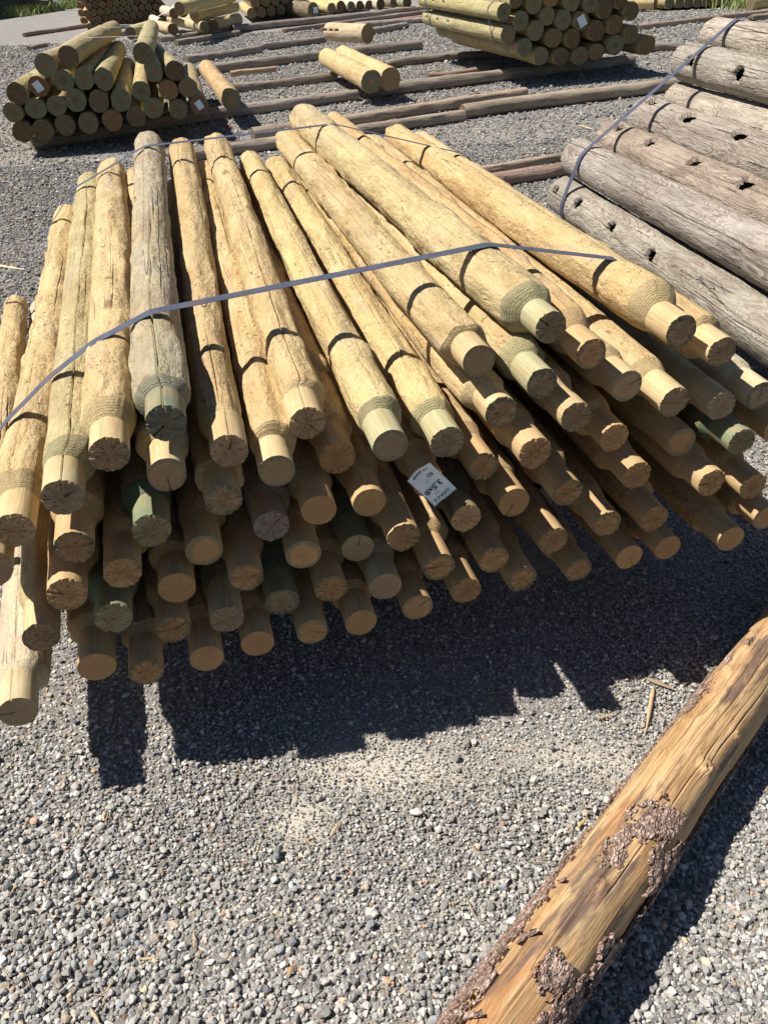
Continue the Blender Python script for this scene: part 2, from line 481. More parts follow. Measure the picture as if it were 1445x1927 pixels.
M_PEEL = mat_peeled(); M_TENON = mat_tenon(); M_SHOULDER = mat_shoulder()
M_END_R = mat_end('chopped_end_grain', True); M_END_S = mat_end('sawn_end_grain', False)
M_GREY = mat_weathered('weathered_grey_wood', (.42, .38, .33), (.27, .235, .20), (.16, .105, .08), .70)
M_BEAR = mat_weathered('weathered_bearer_wood', (.40, .35, .30), (.26, .22, .185), (.17, .125, .10), .4)
M_LOG = mat_barkless(); M_BARK = mat_bark(); M_GROUND = mat_ground(); M_STONE = mat_stone()
M_STRAP = mat_strap(); M_SPL = mat_splinter()
M_TAG = mat_plain('tag_paper', (.66, .74, .78), .5, 0, .12, 40)
M_INK = mat_plain('tag_ink', (.025, .025, .045), .6)
M_WHITE = mat_plain('white_strap_plastic', (.78, .78, .76), .4)
M_WRAP = mat_plain('white_wrap_film', (.75, .78, .82), .35, 0, .2, 9)
M_BLUE = mat_plain('blue_wrap_film', (.06, .13, .30), .4, 0, .3, 9)
M_DARKWOOD = mat_weathered('dark_lumber_wood', (.10, .085, .08), (.06, .05, .048), (.05, .04, .035), .4)

# ------------------------------------------------------------------ frame of the yard
H_CAM = 1.40
AX = np.array([-.22818, .97362, 0.0])       # the way every pile points
SD = np.array([.97362, .22818, 0.0])        # across the piles
UP = np.array([0, 0, 1.0])

# ------------------------------------------------------------------ ground, stones
def ground_z(x, y):
    """the gravel falls away to the right in front of the pile and is nearly level beyond it"""
    x = np.asarray(x, float); y = np.asarray(y, float)
    t = np.clip((y - 2.0) / 2.0, 0, 1); w = 1 - t * t * (3 - 2 * t)
    return w * (-np.where(x > 0, .155, .095) * 2.0 * np.tanh(x / 2.0) - .042 * np.clip(y, -1, 3)) - .004

gx = np.unique(np.concatenate([np.arange(-6, 6.01, .08), [-140, -80, -40, -20, -12, -8, 8, 12, 20, 40, 80, 140]]))
gy = np.unique(np.concatenate([np.arange(-1.2, 5.01, .08), [-60, -30, -12, -6, -3, 6, 7, 9, 12, 16, 22, 30, 45, 70, 110, 200]]))
YY, XX = np.meshgrid(gy, gx, indexing='ij')
gv = np.stack([XX.ravel(), YY.ravel(), ground_z(XX, YY).ravel()], 1)
gv[:, 2] += .004 * vnoise(gv * [3.1, 3.1, 0] + 5, 3) * (np.abs(gv[:, 0]) < 7)
tag(link('ground', mesh_np('ground', gv, [ring_faces(len(gx), len(gy), False)], True, M_GROUND)), None, None, None, 'structure')

def ico(sub):
    import bmesh
    bm = bmesh.new(); bmesh.ops.create_icosphere(bm, subdivisions=sub, radius=1)
    bm.verts.ensure_lookup_table()
    v = np.array([x.co[:] for x in bm.verts]); f = np.array([[y.index for y in x.verts] for x in bm.faces]); bm.free()
    return v, f

def rock_protos(sub, n, seed):
    v, f = ico(sub); rng = np.random.default_rng(seed); out = []
    for _ in range(n):
        w = v.copy()
        for _ in range(9 if sub > 1 else 4):            # cut flat facets
            d = rng.normal(size=3); d /= np.linalg.norm(d); c = rng.uniform(.35, .8)
            h = w @ d; w = w - np.clip(h - c, 0, None)[:, None] * d
        w = w * rng.uniform(.6, 1.15, 3) * (1 + rng.normal(0, .05, (len(w), 1)))
        w /= np.abs(w).max()
        out.append(w)
    return np.array(out), f

def rand_rot(n, rng):
    q = rng.normal(size=(n, 4)); q /= np.linalg.norm(q, axis=1)[:, None]
    w, x, y, z = q.T
    return np.stack([np.stack([1 - 2 * (y * y + z * z), 2 * (x * y - z * w), 2 * (x * z + y * w)], -1),
                     np.stack([2 * (x * y + z * w), 1 - 2 * (x * x + z * z), 2 * (y * z - x * w)], -1),
                     np.stack([2 * (x * z - y * w), 2 * (y * z + x * w), 1 - 2 * (x * x + y * y)], -1)], 1)

def stone_colors(n, rng, mean=.375):
    v = np.clip(rng.lognormal(math.log(mean), .33, n), .08, .74)
    c = np.stack([v * 1.035, v * .985, v * .915], 1)
    kind = rng.random(n)
    b = kind < .11; c[b] = np.stack([v[b] * .60, v[b] * .63, v[b] * .66], 1)
    t = (kind > .93) & (kind < .985); c[t] = np.stack([v[t] * 1.35, v[t] * 1.12, v[t] * .86], 1)
    p = kind > .985; c[p] = np.stack([v[p] * 1.5 + .05, v[p] * 1.05, v[p] * .68], 1)
    g = (kind > .2) & (kind < .35); c[g] = np.stack([v[g] * .96, v[g] * .97, v[g] * .89], 1)
    return np.clip(c, .02, .8)

def scatter(name, xy, size, sub, seed, sink=.32, mean=.375):
    rng = np.random.default_rng(seed)
    n = len(xy)
    P, F = rock_protos(sub, 28, seed + 1)
    k = rng.integers(0, len(P), n)
    R = rand_rot(n, rng)
    V = np.einsum('nij,nvj->nvi', R, P[k]) * (size / 2)[:, None, None]
    V[:, :, 2] *= .66
    V[:, :, 0] += xy[:, 0, None]; V[:, :, 1] += xy[:, 1, None]
    V[:, :, 2] += (ground_z(xy[:, 0], xy[:, 1]) + size * rng.uniform(.05, sink, n))[:, None]
    nv = P.shape[1]
    Fa = (F[None] + (np.arange(n) * nv)[:, None, None]).reshape(-1, 3)
    m = mesh_np(name, V.reshape(-1, 3), [Fa], False, M_STONE)
    a = m.attributes.new('stone', 'FLOAT_COLOR', 'POINT')
    c = np.repeat(stone_colors(n, rng, mean), nv, 0)
    a.data.foreach_set('color', np.concatenate([c, np.ones((len(c), 1))], 1).astype(np.float32).ravel())
    return m

def sandy(x, y):
    return np.exp(-(((x + .03) / .20) ** 2 + ((y - 1.04) / .07) ** 2)) + .9 * np.exp(-(((x + .20) / .07) ** 2 + ((y - .92) / .06) ** 2)) \
        + .5 * np.exp(-(((x - .42) / .25) ** 2 + ((y - 1.08) / .05) ** 2))

def gravel():
    rng = np.random.default_rng(5)
    def vis(x, y): return (np.abs(x) < .80 + .30 * y) & ~((y > 1.75) & (np.abs(x - .05) < .55))
    # near: everything the camera looks down on
    n = 420000
    x = rng.uniform(-1.6, 1.6, n); y = rng.uniform(.34, 2.5, n)
    keep = vis(x, y); x, y = x[keep], y[keep]
    big = vnoise(np.stack([x * 2.3, y * 2.3, x * 0], 1), 4)
    coarse = np.clip(np.clip((.95 - y) / .35, 0, 1) * .7 + .45 * big + .5 * np.clip((-.35 - x) / .3, 0, 1) * np.clip((1.6 - y), 0, 1), 0, 1)
    s = .0058 * np.exp(rng.normal(0, .34, len(x))) * (1 + .65 * coarse)
    s = np.clip(s, .003, .019)
    sd = sandy(x, y)
    keep = rng.random(len(x)) > np.clip(sd * .42, 0, .6) + .28 * coarse
    x, y, s, sd = x[keep], y[keep], s[keep], sd[keep]
    s = s * (1 - .35 * np.clip(sd, 0, 1))
    m1 = scatter('gravel_stones', np.stack([x, y], 1), s, 1, 21, .75)
    # bigger ones lying on top
    n = 15000
    x = rng.uniform(-1.6, 1.6, n); y = rng.uniform(.34, 2.5, n)
    pk = (.16 + .84 * np.clip((1.15 - y) / .5, 0, 1)) * (1 - .8 * np.clip(sandy(x, y), 0, 1)) * (.55 + .9 * (vnoise(np.stack([x * 2.3, y * 2.3, x * 0], 1), 4) > -.1))
    k = (rng.random(n) < pk) & vis(x, y)
    x, y = x[k], y[k]
    s = np.clip(  .0128 * np.exp(rng.normal(0, .30, len(x))), .008, .032)
    m2 = scatter('gravel_stones', np.stack([x, y], 1), s, 2, 31, .7)
    # middle distance
    n = 230000
    d = 2.2 + 4.6 * rng.random(n) ** .75
    x = rng.uniform(-1, 1, n) * (.55 * d + .35)
    k = ~((np.abs(x - (.1 - .23 * d + .3)) < .55) & (d < 3.6))
    x, d = x[k], d[k]
    s = np.clip(.0100 * np.exp(rng.normal(0, .33, len(x))) * (.75 + .13 * d), .005, .036)
    m3 = scatter('gravel_stones', np.stack([x, d], 1), s, 1, 41, .5, .25)
    # farther off only the coarser stones tell
    n = 150000
    d = 6.4 + 10 * rng.random(n) ** .8
    x = rng.uniform(-1, 1, n) * (.52 * d + .6)
    k = rng.random(n) > np.clip((-x - .42 * d + 1.0) / 4.0, 0, .97)
    x, d = x[k], d[k]
    s = np.clip(.019 * np.exp(rng.normal(0, .33, len(x))) * (.6 + .06 * d), .012, .075)
    m4 = scatter('gravel_stones', np.stack([x, d], 1), s, 1, 51, .3, .27)
    for m in (m1, m2, m3, m4):
        tag(link('gravel', m), None, None, None, 'stuff')
gravel()

# ------------------------------------------------------------------ pile of dowelled rails
TINT = {'y': (.59, .44, .22), 'o': (.43, .39, .205), 'g': (.42, .36, .25), 'b': (.52, .355, .17),
        'G': (.12, .17, .11), 'w': (.57, .505, .38), 'l': (.57, .455, .225), 'p': (.32, .25, .21), 'K': (.06, .075, .055)}
TEN = {'y': (.62, .485, .265), 'o': (.54, .47, .28), 'g': (.155, .215, .15), 'b': (.54, .37, .19), 'G': (.15, .225, .14),
       'w': (.64, .55, .36), 'l': (.42, .44, .26), 'p': (.36, .29, .23), 'K': (.055, .075, .06)}
ENDC = {'y': (.48, .34, .195), 'o': (.46, .36, .225), 'g': (.16, .185, .14), 'b': (.60, .365, .165), 'G': (.36, .31, .175),
        'w': (.52, .42, .25), 'l': (.38, .31, .19), 'p': (.33, .27, .24), 'K': (.56, .38, .18)}
RAILS = [
    (1,-0.650,1.132,0.573,-1.252,3.475,0.493,0.050,0.050,'y','r','tan rail with reddish split along its body, outermost beside the olive rail'),
    (2,-0.545,1.129,0.640,-1.141,3.474,0.611,0.050,0.050,'o','r','olive tan rail with one long dark check running into its pale chopped end'),
    (3,-0.461,1.168,0.697,-1.044,3.516,0.641,0.049,0.054,'y','r','yellow rail with flaky pitted top between the olive rail and the grey green rail'),
    (4,-0.368,1.215,0.725,-0.880,3.580,0.728,0.050,0.054,'g','r','weathered grey rail with split green tenon, the only grey one on top'),
    (5,-0.379,1.187,0.637,-0.954,3.538,0.605,0.047,0.050,'y','s','short sunlit tenon tucked directly under the grey rail with green tenon'),
    (6,-0.545,1.108,0.547,-1.149,3.451,0.516,0.047,0.050,'b','r','shaded brown rail, ragged end, third from the left in the fourth highest tenon row'),
    (7,-0.427,1.173,0.527,-0.987,3.527,0.493,0.047,0.050,'G','r','dark green soaked rail whose end shows an orange heart, under the yellow flaky rail'),
    (8,-0.484,1.128,0.466,-1.067,3.476,0.453,0.047,0.050,'b','r','shaded brown rail, ragged end, second from the left in the fourth lowest tenon row'),
    (9,-0.693,1.091,0.521,-1.514,3.324,0.170,0.047,0.047,'y','s','low rail cut by the photo edge, its rounded far end beside the dark gravel'),
    (10,-0.583,1.100,0.446,-1.219,3.435,0.400,0.047,0.050,'b','r','shaded brown rail, ragged end, first from the left in the fourth lowest tenon row'),
    (11,-0.656,1.092,0.351,-1.333,3.415,0.286,0.047,0.050,'y','r','rail with dark gouges in its end just above the separate pale corner rail'),
    (12,-0.520,1.113,0.370,-1.120,3.457,0.345,0.047,0.050,'G','r','blackish green rail end with tan heart, low down under the dark green soaked rail'),
    (13,-0.406,1.167,0.390,-0.958,3.523,0.366,0.047,0.050,'b','s','shaded brown rail, smooth end, third from the left in the third lowest tenon row'),
    (14,-0.348,1.202,0.451,-0.889,3.561,0.446,0.047,0.050,'b','s','shaded brown rail, smooth end, third from the left in the fourth lowest tenon row'),
    (15,-0.427,1.147,0.301,-0.994,3.500,0.279,0.047,0.050,'b','r','shaded brown rail, ragged end, fourth from the left in the second lowest tenon row'),
    (16,-0.566,1.078,0.278,-1.195,3.415,0.276,0.047,0.050,'b','s','brown shaded rail end lowest at the corner, beside the sunlit strip of gravel'),
    (17,-0.482,1.092,0.241,-1.063,3.441,0.228,0.047,0.050,'b','r','mossy brown rail end lowest of all, just past the sunlit strip of gravel'),
    (18,-0.373,1.140,0.221,-0.920,3.497,0.214,0.047,0.050,'b','s','shaded brown rail, smooth end, first from the left in the lowest tenon row'),
    (19,-0.708,1.012,0.237,-1.408,3.326,0.170,0.047,0.050,'w','s','pale weathered rail lying apart at the bottom corner with clean sawn end'),
    (20,-0.274,1.241,0.647,-0.754,3.613,0.703,0.043,0.055,'y','r','straight yellow rail on top, first one past the weathered grey rail'),
    (21,-0.297,1.220,0.554,-0.822,3.582,0.550,0.047,0.050,'y','r','yellow tan rail, ragged end, fifth from the left in the fourth highest tenon row'),
    (22,-0.194,1.246,0.595,-0.696,3.613,0.597,0.047,0.050,'y','s','rail with torn bark scar above its half lit smooth end'),
    (23,-0.137,1.332,0.644,-0.642,3.698,0.686,0.045,0.054,'y','r','kinked top rail with a crack from strap to tenon, third past the weathered grey rail'),
    (24,-0.086,1.335,0.561,-0.597,3.700,0.568,0.047,0.050,'b','r','dull rail with brown pitted end squeezed beside the kinked cracked rail'),
    (25,-0.222,1.254,0.462,-0.730,3.620,0.475,0.047,0.050,'p','r','purplish grey ragged rail end in shade below the torn scar rail'),
    (26,-0.127,1.269,0.484,-0.636,3.635,0.487,0.047,0.050,'b','s','shaded brown rail, smooth end, fifth from the left in the fourth lowest tenon row'),
    (27,0.019,1.281,0.616,-0.502,3.645,0.618,0.046,0.050,'l','s','smooth yellow rail with light green tenon and half dark end'),
    (28,-0.028,1.306,0.469,-0.543,3.671,0.484,0.047,0.050,'b','s','shaded brown rail, smooth end, sixth from the left in the fourth lowest tenon row'),
    (29,-0.166,1.249,0.390,-0.670,3.615,0.399,0.047,0.050,'b','s','shaded brown rail, smooth end, fifth from the left in the third lowest tenon row'),
    (30,-0.059,1.318,0.344,-0.569,3.684,0.358,0.047,0.050,'G','s','dark green rail with pale oval end edged in blue green, mid pile'),
    (31,-0.277,1.198,0.382,-0.798,3.562,0.401,0.047,0.050,'b','r','shaded brown rail, ragged end, fourth from the left in the third lowest tenon row'),
    (32,-0.326,1.175,0.293,-0.860,3.536,0.295,0.047,0.050,'o','r','dull olive rail, ragged end, fifth from the left in the second lowest tenon row'),
    (33,-0.274,1.177,0.219,-0.795,3.541,0.222,0.047,0.050,'b','s','shaded brown rail, smooth end, second from the left in the lowest tenon row'),
    (34,-0.220,1.230,0.282,-0.736,3.595,0.289,0.047,0.050,'G','r','small green rimmed rail end with pale heart, second row from the ground'),
    (35,-0.164,1.214,0.208,-0.667,3.581,0.218,0.047,0.050,'b','s','shaded brown rail, smooth end, third from the left in the lowest tenon row'),
    (36,-0.119,1.256,0.289,-0.639,3.619,0.308,0.047,0.050,'b','r','shaded brown rail, ragged end, seventh from the left in the second lowest tenon row'),
    (37,-0.005,1.280,0.266,-0.516,3.646,0.272,0.047,0.050,'o','s','dull olive rail, smooth end, eighth from the left in the second lowest tenon row'),
    (38,-0.061,1.239,0.203,-0.575,3.603,0.202,0.047,0.050,'b','s','shaded brown rail, smooth end, fourth from the left in the lowest tenon row'),
    (39,0.136,1.385,0.553,-0.395,3.746,0.579,0.048,0.050,'l','r','greenish yellow rail with furry shoulder, right above the white paper tag'),
    (40,0.249,1.423,0.594,-0.305,3.779,0.573,0.047,0.050,'y','r','yellow tan rail, ragged end, fourth from the right in the top tenon row'),
    (41,0.214,1.410,0.473,-0.342,3.765,0.465,0.047,0.050,'b','r','shaded brown rail, ragged end, fifth from the right in the fourth lowest tenon row'),
    (42,0.173,1.349,0.385,-0.373,3.707,0.379,0.047,0.050,'K','r','black green rail with crumbly orange end just below the white paper tag'),
    (43,0.038,1.299,0.382,-0.475,3.665,0.394,0.047,0.050,'b','r','shaded brown rail, ragged end, seventh from the left in the third lowest tenon row'),
    (45,0.282,1.395,0.386,-0.285,3.747,0.385,0.047,0.050,'b','s','clean round tan end two rails to the side of the white paper tag'),
    (46,0.315,1.379,0.520,-0.240,3.734,0.494,0.047,0.050,'b','r','shaded brown rail, ragged end, fifth from the right in the fourth highest tenon row'),
    (47,0.407,1.435,0.567,-0.182,3.782,0.564,0.047,0.050,'y','r','yellow tan rail, ragged end, fourth from the right in the fourth highest tenon row'),
    (48,0.397,1.399,0.402,-0.187,3.747,0.376,0.047,0.050,'b','r','shaded brown rail, ragged end, third from the right in the third lowest tenon row'),
    (49,0.237,1.354,0.262,-0.317,3.710,0.275,0.047,0.050,'b','r','shaded brown rail, ragged end, fifth from the right in the second lowest tenon row'),
    (50,0.112,1.311,0.286,-0.415,3.673,0.278,0.047,0.050,'b','r','shaded brown rail, ragged end, sixth from the right in the second lowest tenon row'),
    (51,0.379,1.406,0.265,-0.211,3.753,0.256,0.047,0.050,'b','r','shaded brown rail, ragged end, fourth from the right in the second lowest tenon row'),
    (52,0.304,1.358,0.198,-0.270,3.709,0.189,0.047,0.050,'b','r','shaded brown rail, ragged end, seventh from the left in the lowest tenon row'),
    (53,0.448,1.415,0.167,-0.150,3.760,0.170,0.047,0.050,'b','r','shaded brown rail, ragged end, fifth from the right in the lowest tenon row'),
    (54,0.443,1.505,0.674,-0.150,3.851,0.718,0.050,0.050,'b','r','shaded tenon tucked beside the green stained ragged tenon on top'),
    (55,0.529,1.509,0.593,-0.076,3.853,0.597,0.047,0.050,'y','s','yellow tan rail, smooth end, second from the right in the top tenon row'),
    (56,0.650,1.574,0.682,0.131,3.937,0.624,0.058,0.056,'y','r','thick yellow top rail with starred end, outermost on the grey log side'),
    (57,0.747,1.573,0.630,0.234,3.938,0.614,0.050,0.050,'y','r','orange tan tenon just under the thick starred outermost top rail'),
    (58,0.639,1.512,0.547,0.016,3.849,0.633,0.050,0.050,'y','r','sunlit yellow tenon with grey ragged end, two below the thick starred rail'),
    (59,0.770,1.566,0.500,0.208,3.919,0.504,0.047,0.050,'o','r','dull olive rail, ragged end, second from the right in the fourth highest tenon row'),
    (60,0.873,1.603,0.499,0.315,3.958,0.502,0.047,0.050,'w','r','pale rail, ragged end, last on the right in the fourth highest tenon row'),
    (61,0.509,1.481,0.484,-0.082,3.828,0.502,0.047,0.050,'b','r','shaded brown rail, ragged end, fourth from the right in the fourth lowest tenon row'),
    (62,0.678,1.525,0.435,0.113,3.878,0.446,0.047,0.050,'b','s','shaded brown rail, smooth end, third from the right in the fourth lowest tenon row'),
    (63,0.821,1.535,0.421,0.265,3.890,0.421,0.047,0.050,'G','r','dark green rail, ragged end, second from the right in the fourth lowest tenon row'),
    (64,0.560,1.447,0.404,-0.021,3.796,0.421,0.047,0.050,'b','r','shaded brown rail, ragged end, second from the right in the third lowest tenon row'),
    (65,0.745,1.476,0.353,0.183,3.830,0.353,0.047,0.050,'b','r','shaded brown rail, ragged end, last on the right in the third lowest tenon row'),
    (67,0.893,1.565,0.273,0.339,3.921,0.259,0.047,0.050,'b','r','shaded brown rail, ragged end, last on the right in the second lowest tenon row'),
    (68,0.505,1.431,0.286,-0.087,3.778,0.300,0.047,0.050,'b','r','shaded brown rail, ragged end, third from the right in the second lowest tenon row'),
    (69,0.624,1.463,0.269,0.052,3.815,0.281,0.047,0.050,'b','r','shaded brown rail, ragged end, second from the right in the second lowest tenon row'),
    (70,0.577,1.451,0.167,-0.002,3.801,0.170,0.047,0.050,'b','s','shaded brown rail, smooth end, fourth from the right in the lowest tenon row'),
    (71,0.667,1.455,0.186,0.099,3.807,0.183,0.047,0.050,'b','s','shaded brown rail, smooth end, third from the right in the lowest tenon row'),
    (72,0.830,1.485,0.178,0.271,3.839,0.181,0.047,0.050,'b','s','shaded brown rail, smooth end, second from the right in the lowest tenon row'),
    (73,0.936,1.545,0.191,0.381,3.900,0.170,0.047,0.050,'b','s','shaded brown rail, smooth end, last on the right in the lowest tenon row'),
    (74,0.924,1.583,0.421,0.373,3.940,0.422,0.047,0.050,'b','s','shaded brown rail, smooth end, last on the right in the fourth lowest tenon row'),
    (75,0.354,1.502,0.738,-0.267,3.841,0.749,0.057,0.060,'l','r','thick yellow top rail with green stained tenon and blackish ragged end'),
    (76,0.336,1.459,0.636,-0.245,3.808,0.643,0.050,0.050,'l','r','rail with pale green tenon and ragged grey end below the blackish ragged one'),
    (77,0.204,1.451,0.697,-0.344,3.808,0.667,0.050,0.055,'y','s','rail ending short of the others with dark round end and broad flat shoulder'),
    (79,0.173,1.320,0.205,-0.362,3.680,0.188,0.047,0.050,'b','r','shaded brown rail, ragged end, sixth from the left in the lowest tenon row'),
    (80,0.063,1.287,0.194,-0.459,3.650,0.195,0.047,0.050,'b','s','shaded brown rail, smooth end, fifth from the left in the lowest tenon row'),
    (82,0.095,1.358,0.475,-0.429,3.721,0.471,0.047,0.050,'b','r','rail whose end is covered by the white paper tag'),
]
G_RAIL = 'dowelled fence rails in the strapped pile'
TOPS = {1, 2, 3, 4, 5, 20, 22, 23, 24, 27, 39, 54, 56, 57, 58, 75, 76, 77, 9, 19}
CRACK = {1: [(1.0, .5, 2.0, .0022, .018), (1.5, .15, .9, .0014, .010)], 2: [(1.75, .06, 2.2, .0022, .020)],
         3: [(1.9, .5, 1.0, .0014, .010)], 4: [(1.62, .02, 1.3, .0028, .024), (1.3, .9, 2.3, .0018, .014), (2.1, .5, 1.5, .0013, .010)],
         20: [(1.7, .06, .5, .0014, .010), (1.45, 1.8, 2.42, .0022, .016)], 23: [(1.55, .0, 1.2, .0018, .014), (1.2, .9, 1.7, .0014, .010)],
         27: [(1.2, .3, 1.2, .0014, .010)], 39: [(1.5, .25, 1.3, .0020, .014)], 75: [(1.1, .2, 1.1, .0015, .010)],
         77: [(1.2, .3, 1.0, .0013, .010)], 56: [(1.3, .6, 1.5, .0013, .010)], 19: [(1.5, .02, 1.6, .0018, .012)]}

def make_rail(rid, n, f, r1, r2, tint, etype, label):
    n = Vector(n); f = Vector(f)
    L = (f - n).length
    rng = np.random.default_rng(rid * 13 + 1)
    root = axis_empty('dowelled_rail', n, f)
    tag(root, label, 'fence rail', G_RAIL)
    top = rid in TOPS
    nu, nv = (120, 190) if top else (64, 70)
    crk = list(CRACK.get(rid, []))
    for q in range(4 if top else 1):
        z0 = rng.uniform(.1, 1.7); tq = rng.uniform(.5, 2.6)
        if all(abs(tq - c[0]) > .12 for c in crk): crk.append((tq, z0, z0 + rng.uniform(.3, .9), rng.uniform(.0011, .0019), rng.uniform(.008, .014)))
    rt = .0345 * rng.uniform(.97, 1.04); zt = .078 * rng.uniform(.93, 1.12); zs0 = zt + rng.choice([.016, .026, .034, .046]) * rng.uniform(.85, 1.15)
    if rid == 77: zs0 = zt + .008
    zs = np.concatenate([np.linspace(zs0, L - .09, nv - 12), L - .09 + .09 * np.sin(np.linspace(.12, 1, 12) * PI / 2)])
    t = np.clip((zs - zs0) / (L - zs0), 0, 1)
    rs = r1 + (r2 - r1) * t
    dome = np.clip((zs - (L - .09)) / .09, 0, 1)
    rs = rs * np.sqrt(np.clip(1 - (.94 * dome) ** 2.4, 0.02, 1))
    rs[:3] *= [.975, .992, .999]
    bright = rng.uniform(.9, 1.08); warm = rng.uniform(-.02, .02)
    tc = tuple(np.clip(np.array(TINT[tint]) * bright + np.array([warm, 0, -warm * .5]), .02, .8))
    off = rng.normal(0, .0048, 2)
    V, nu, _ = log_surface(zs, rs, nu, rid * 7, amp=.0042, flake=.0011, bend=.007 if rid != 23 else .014, cracks=crk,
                    lump=.010 if top else .005, oval=.03, knots=7 if top else 0)
    V[:, 0] += off[0]; V[:, 1] += off[1]
    edge = V[:nu].copy()
    end = np.array([[0, 0, L]]) + [[off[0], off[1], 0]]
    faces = ring_faces(nu, nv); i = np.arange(nu); last = (nv - 1) * nu
    V = np.concatenate([V, end])
    tri = np.stack([last + i, last + (i + 1) % nu, np.full(nu, nv * nu)], 1)
    link('shaft', mesh_np('rail_shaft', V, [faces, tri], True, M_PEEL), root, tc)
    # shoulder: the chopped cone between body and tenon
    th = np.arctan2(edge[:, 1] - off[1], edge[:, 0] - off[0])
    k = 9
    inner = np.stack([rt * .99 * np.cos(th), rt * .99 * np.sin(th), np.full(nu, zt)], 1)
    S = []; sh_pow = rng.uniform(.8, 1.7)
    for q in range(k):
        w = q / (k - 1)
        ww = w ** sh_pow
        ring = edge * (1 - ww) + inner * ww
        ring[:, 2] = edge[:, 2] * (1 - w ** .9) + zt * w ** .9
        if 0 < q < k - 1:
            ring[:, :2] *= (1 + .018 * vnoise(ring * [130, 130, 90], rid + q)[:, None])
        S.append(ring)
    S = np.concatenate(S)
    sc = tuple(np.clip((np.array(TINT[tint]) * .5 + np.array(TEN[tint]) * .5) * rng.uniform(.72, 1.0), .02, .7))
    link('shoulder', mesh_np('rail_shoulder', S, [ring_faces(nu, k)[:, ::-1]], True, M_SHOULDER), root, sc)
    # tenon
    nt = 14
    nu2 = 72
    zz = np.linspace(.0, zt + .012, nt)
    cr = [c for c in crk if c[1] < .08]
    T, nu2, _ = log_surface(zz, np.full(nt, rt), nu2, rid * 5 + 2, amp=.0006, flake=.00025, bend=0, oval=.012,
                    cracks=[(c[0], -.3, .5, c[3] * .7, c[4] * .7) for c in cr], twist=0)
    ragged = .0032 if etype == 'r' else .0004
    T[:nu2, 2] -= 0
    T[:nu2, 2] += ragged * vnoise(np.stack([T[:nu2, 0] * 260, T[:nu2, 1] * 260, np.full(nu2, rid)], 1), rid)
    nc = tuple(np.clip(np.array(TEN[tint]) * bright, .02, .8))
    ten = link('tenon', mesh_np('rail_tenon', T, [ring_faces(nu2, nt)], True, M_TENON), root, nc)
    v, q, tr = disc(nu2, rt, 0, rid, .0013 if etype == 'r' else .0003, rings=14, edge=T[:nu2], split=(rng.uniform(0, 6.28), .0012, .006) if (rid % 5 == 0 or cr) else None)
    ec = tuple(np.clip(np.array(ENDC[tint]) * rng.uniform(.82, 1.18), .02, .8))
    link('end_grain', mesh_np('rail_end', v, [q, tr], etype == 's', M_END_R if etype == 'r' else M_END_S), ten, ec)
    return root

for (rid, a, b, c, d, e, f, r1, r2, ti, et, lab) in RAILS:
    make_rail(rid, (a, b, c), (d, e, f), r1, r2, ti, et, lab)

# ------------------------------------------------------------------ straps
def hull2(pts):
    pts = sorted(set((round(a, 5), round(b, 5)) for a, b in pts))
    def half(p):
        o = []
        for q in p:
            while len(o) > 1 and (o[-1][0] - o[-2][0]) * (q[1] - o[-2][1]) - (o[-1][1] - o[-2][1]) * (q[0] - o[-2][0]) <= 0: o.pop()
            o.append(q)
        return o
    lo = half(pts); hi = half(pts[::-1])
    return np.array(lo[:-1] + hi[:-1])

def band(name, path, across, width, thick, mat, closed=False, seed=1):
    """flat steel band following a 3D path; across = unit vector over its width"""
    path = np.asarray(path, float); n = len(path)
    nx = np.roll(path, -1, 0) if closed else np.vstack([path[1:], 2 * path[-1] - path[-2]])
    pv = np.roll(path, 1, 0) if closed else np.vstack([2 * path[0] - path[1], path[:-1]])
    tg = nx - pv; tg /= np.linalg.norm(tg, axis=1)[:, None]
    ac = np.repeat(np.asarray(across, float)[None], n, 0)
    ac -= (ac * tg).sum(1)[:, None] * tg; ac /= np.linalg.norm(ac, axis=1)[:, None]
    nr = np.cross(tg, ac)
    w = width / 2
    V = np.stack([path + ac * w, path - ac * w, path - ac * w + nr * thick, path + ac * w + nr * thick], 1).reshape(-1, 3)
    F = []
    for i in range(n if closed else n - 1):
        j = (i + 1) % n
        for k in range(4):
            F.append((i * 4 + k, i * 4 + (k + 1) % 4, j * 4 + (k + 1) % 4, j * 4 + k))
    if not closed:
        F += [(0, 1, 2, 3), (n * 4 - 1, n * 4 - 2, n * 4 - 3, n * 4 - 4)]
    return link(name, mesh_np(name, V, [np.array(F)], False, mat))

def resample(P, step, closed=True):
    P = np.asarray(P)
    Q = np.vstack([P, P[:1]]) if closed else P
    d = np.linalg.norm(np.diff(Q, axis=0), axis=1); s = np.concatenate([[0], np.cumsum(d)])
    m = max(8, int(s[-1] / step)); t = np.linspace(0, s[-1], m, endpoint=not closed)
    return np.stack([np.interp(t, s, Q[:, k]) for k in range(Q.shape[1])], 1)

